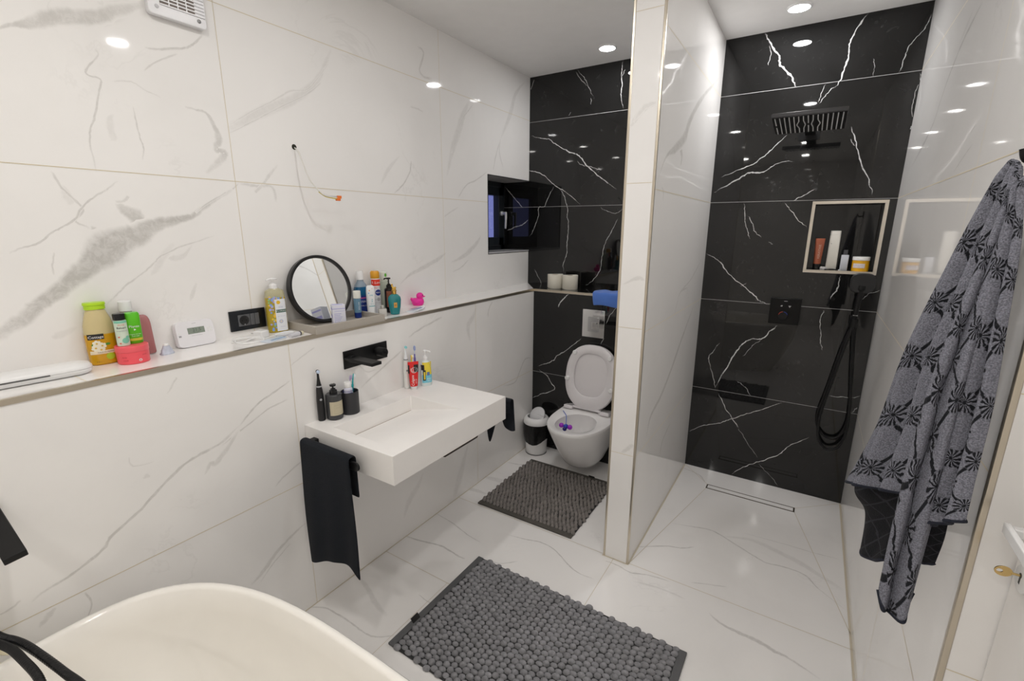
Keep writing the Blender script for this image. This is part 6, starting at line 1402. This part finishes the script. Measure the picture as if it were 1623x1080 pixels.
mb = MB(); body(mb, [(0.198,0.019,0.025,5),(0.218,0.0185,0.0245,5),(0.220,0.017,0.023,5)]); obj('cap', mb, m_('ivory_white_cap', (0.82,0.80,0.75), 0.3), t)
mb = MB(); text_on(mb, pt, 'a', -0.014, 0.15, 0.008, 0.0008, 0); obj('print', mb, INK, t)
t = thing('perfume_bottle', 'silver blue rectangular flacon with dark cap in the shower niche', 'perfume', (2.044, 3.262, zn), -PI/2)
mb = MB(); body(mb, [(0,0.011,0.0165,7),(0.002,0.012,0.018,8),(0.086,0.012,0.018,8),(0.088,0.011,0.0165,7)]); obj('flacon', mb, m_('silver_blue', (0.58,0.60,0.66), 0.2), t)
mb = MB(); body(mb, [(0.088,0.008,0.0105,5),(0.115,0.008,0.0105,5)]); obj('cap', mb, m_('dark_grey_cap', (0.06,0.06,0.07), 0.3), t)
t = thing('cosmetic_jar', 'orange jar with white lid and pale label at the right of the shower niche', 'jar', (2.120, 3.260, zn), -PI/2)
pj = [(0,0.037,0.037,2),(0.002,0.0395,0.0395,2),(0.058,0.0395,0.0395,2),(0.060,0.037,0.037,2)]
mb = MB(); body(mb, pj, seg=44); obj('jar_body', mb, m_('amber_orange', (0.80,0.42,0.015), 0.25), t)
mb = MB(); body(mb, [(0.060,0.0385,0.0385,2),(0.062,0.0405,0.0405,2),(0.078,0.0405,0.0405,2),(0.080,0.039,0.039,2)], seg=44); obj('lid', mb, m_('jar_white_lid', (0.80,0.80,0.78), 0.3), t)
mb = MB(); patch(mb, pj, -0.034, 0.018, 0.020, 0.044, 0.0006, 0); text_on(mb, pj, 'carrot mask', -0.008, 0.036, 0.005, 0.0011, 1); text_on(mb, pj, 'hair', -0.008, 0.027, 0.005, 0.0011, 1); obj('label', mb, [m_('pale_label', (0.76,0.70,0.72), 0.4), m_('label_ink', (0.55,0.40,0.40), 0.4)], t)
t = thing('soap_net', 'small white bunched net by the black cap in the niche', 'sponge', (1.948, 3.245, zn+0.009))
mb = MB()
for k in range(5):
    a = k*1.25; mb.sphere((0.009*math.cos(a), 0.006*math.sin(a), 0.004*math.sin(2*a)), (0.009,0.007,0.0085), 0, 12, 8)
obj('net_body', mb, m_('white_net', (0.72,0.72,0.74), 0.6), t, angle=180)
t = thing('razor', 'black razor lying flat before the white bottle in the niche', 'razor', (1.990, 3.232, zn), 0.0)
mb = MB(); mb.tube([(-0.035,0,0.004),(0.0,0.0,0.006),(0.03,0.001,0.0045)], [0.003,0.004,0.0032], 10); obj('handle', mb, BCAP, t)
mb = MB(); mb.box(0.030, 0.040, -0.014, 0.014, 0.001, 0.007); obj('razor_head', mb, m_('pale_razor_head', (0.55,0.57,0.58), 0.3), t, bevel=0.001)

# ------------------------------------------------------------------ big patterned towel on the right wall
def towel_mat(name, base, dark, flip=False):
    m = bpy.data.materials.new(name); m.use_nodes = True; g = NG(m); nt = m.node_tree; p = nt.nodes['Principled BSDF']
    uv = g.n('ShaderNodeTexCoord').outputs['UV']; sx = g.n('ShaderNodeSeparateXYZ'); nt.links.new(uv, sx.inputs[0])
    ob = g.n('ShaderNodeTexCoord').outputs['Object']
    wob = g.math('MULTIPLY', g.math('SUBTRACT', g.noise(ob, 38, 3), 0.5), 0.20)
    U = g.math('ADD', g.math('DIVIDE', sx.outputs[0], 0.105), wob); V = g.math('ADD', g.math('DIVIDE', sx.outputs[1], 0.150), wob)
    a = g.math('ADD', U, V); b = g.math('SUBTRACT', U, V)
    fa = g.math('SUBTRACT', g.math('FRACT', a), 0.5); fb = g.math('SUBTRACT', g.math('FRACT', b), 0.5)   # nodes at 0,0
    la = g.math('SUBTRACT', 1.0, g.smooth(g.math('ABSOLUTE', fa), 0.036, 0.058))
    lb = g.math('SUBTRACT', 1.0, g.smooth(g.math('ABSOLUTE', fb), 0.036, 0.058))
    lines = g.math('MAXIMUM', la, lb)
    du = g.math('MULTIPLY', g.math('ADD', fa, fb), 0.5); dv = g.math('MULTIPLY', g.math('SUBTRACT', fa, fb), 0.5)
    r = g.math('SQRT', g.math('ADD', g.math('POWER', g.math('MULTIPLY', du, 1.0), 2.0), g.math('POWER', g.math('MULTIPLY', dv, 1.25), 2.0)))
    th = g.math('ARCTAN2', dv, du)
    petal = g.smooth(g.math('SINE', g.math('MULTIPLY', th, 12.0)), -0.30, 0.30)
    inside = g.math('SUBTRACT', 1.0, g.smooth(r, 0.215, 0.245))
    core = g.math('SUBTRACT', 1.0, g.smooth(r, 0.03, 0.05))
    flower = g.math('MULTIPLY', inside, g.math('MAXIMUM', petal, core))
    pat = g.math('MAXIMUM', g.math('MULTIPLY', lines, g.math('SUBTRACT', 1.0, inside)), flower)
    fleck = g.smooth(g.noise(ob, 380, 2, 0.6), 0.38, 0.62)
    c0 = g.mix(fleck, tuple(c*0.68 for c in base), tuple(min(1,c*1.22) for c in base))
    if flip: pat = g.math('MULTIPLY', lines, 0.75)
    nt.links.new(g.mix(pat, c0, dark), p.inputs['Base Color'])
    p.inputs['Roughness'].default_value = 0.95; p.inputs['Sheen Weight'].default_value = 0.0
    hgt = g.math('SUBTRACT', g.math('MULTIPLY', g.noise(ob, 330, 2, 0.6), 1.0), g.math('MULTIPLY', pat, 0.0 if flip else 0.8))
    bp = g.n('ShaderNodeBump'); bp.inputs['Strength'].default_value = 0.8; bp.inputs['Distance'].default_value = 0.004
    nt.links.new(hgt, bp.inputs['Height']); nt.links.new(bp.outputs['Normal'], p.inputs['Normal'])
    return m
TF = towel_mat('grey_patterned_terry', (0.200,0.205,0.245), (0.004,0.005,0.009))
TR = towel_mat('navy_reverse_terry', (0.0025,0.003,0.006), (0.03,0.031,0.04), True)
TH = mat('navy_hem', (0.016,0.019,0.032), 0.9, bump=0.5, bscale=400)
S1L= [(2.18, 1.24, 1.747), (2.167, 1.282, 1.687), (2.137, 1.324, 1.525), (2.109, 1.366, 1.346), (2.091, 1.408, 1.138), (2.056, 1.45, 0.96)]
S1R= [(2.179, 1.21, 1.74), (2.175, 1.216, 1.661), (2.161, 1.222, 1.523), (2.145, 1.228, 1.383), (2.142, 1.234, 1.217), (2.132, 1.24, 1.059)]
S2L= [(2.174, 1.2, 1.739), (2.165, 1.184, 1.649), (2.139, 1.168, 1.492), (2.117, 1.152, 1.333), (2.105, 1.136, 1.093), (2.102, 1.12, 0.835)]
S2R= [(2.177, 1.18, 1.73), (2.182, 1.17, 1.649), (2.176, 1.16, 1.496), (2.169, 1.15, 1.331), (2.163, 1.14, 1.097), (2.156, 1.13, 0.849)]
S3L= [(2.175, 1.19, 1.738), (2.178, 1.184, 1.649), (2.17, 1.178, 1.493), (2.165, 1.172, 1.324), (2.165, 1.166, 1.167), (2.16, 1.16, 1.036)]
S3R= [(2.181, 1.16, 1.7), (2.191, 1.144, 1.596), (2.194, 1.128, 1.48), (2.199, 1.112, 1.325), (2.196, 1.096, 1.196), (2.193, 1.08, 1.106)]
D1L= [(2.112, 1.41, 1.209), (2.087, 1.415, 1.083), (2.066, 1.42, 0.961), (2.1, 1.425, 0.897), (2.108, 1.43, 0.768)]
D1R= [(2.152, 1.25, 1.242), (2.159, 1.27, 1.118), (2.162, 1.29, 1.015), (2.155, 1.31, 0.918), (2.133, 1.33, 0.82)]
D2L= [(2.16, 1.17, 1.094), (2.162, 1.17, 1.022), (2.163, 1.17, 0.947)]
D2R= [(2.188, 1.16, 1.109), (2.192, 1.165, 1.022), (2.187, 1.17, 0.95)]
root = thing('bath_towel', 'big grey towel with dark flower lattice hanging on the right wall', 'towel', (2.18, 1.21, 1.74))
inv = Matrix.Translation((-2.18,-1.21,-1.74))
def strip(name, L, Rr, bulge, nf, m, u0, uw, tip=0.0, ph=0.0, nu=20, nv=60, z_off=0.0, label=None):
    A = spline([Vector(p) for p in L], 14); B = spline([Vector(p) for p in Rr], 14)
    def at(P, v): x = v*(len(P)-1); i = min(int(x), len(P)-2); return P[i].lerp(P[i+1], x-i)
    hem_ = MB(); mb = MB()
    def pos(u, v):
        va = v*(1-tip*(2*abs(u-0.5))**3)
        a, b = at(A, va), at(B, va); p = a.lerp(b, u)
        w = (b-a); n = w.cross(Vector((0,0,1)))
        n = n.normalized() if n.length > 1e-6 else Vector((-1,-0.3,0))
        if n.dot(Vector((1.8975,0,1.6))-p) < 0: n = -n
        amp = bulge*min(1, w.length/0.05)*(0.35+0.65*v)
        f = math.sin(PI*u)**0.7*0.6+0.62*math.sin(nf*PI*u+ph+v*0.7)*math.sin(PI*u)**0.6
        p = p+n*(amp*f+z_off)
        if p.x > 2.211: p.x = 2.211
        return p
    vv = [0]
    mb.grid(lambda u, v: tuple(inv @ pos(u, v)), nu, nv, 0, uv=lambda u, v: (u0+u*uw, -v*0.98))
    o = obj(name, mb, m, root, solid=0.007, solid_off=0, subsurf=1, angle=180)
    pts = [inv @ pos(u/nu, 1.0) for u in range(nu+1)]
    hem_.tube(pts, 0.0042, 8, 0, 2); obj('hem', hem_, TH, o, angle=180)
    return o
strip('left_fold', S1L, S1R, 0.034, 5, TF, 0.00, 0.30, 0.0)
strip('middle_fold', S2L, S2R, 0.030, 3, TF, 0.33, 0.20, 0.05, 0.6)
strip('right_fold', S3L, S3R, 0.026, 5, TF, 0.56, 0.24, 0.0, 0.3)
strip('reverse_fold', D1L, D1R, 0.010, 2, TR, 0.2, 0.2, 0.05)
strip('reverse_fold', D2L, D2R, 0.006, 2, TR, 0.5, 0.08, 0.05)
t = thing('towel_hook', 'black wall hook carrying the patterned towel at the frame edge', 'hook', (W, 1.205, 1.752))
mb = MB(); mb.box(-0.006, 0, -0.016, 0.016, -0.03, 0.03); obj('hook_plate', mb, MBLACK, t, bevel=0.002)
mb = MB(); mb.tube([(-0.004,0,-0.012),(-0.022,0,-0.016),(-0.040,0,-0.010),(-0.046,0,0.008)], 0.006, 12); obj('hook_arm', mb, MBLACK, t)
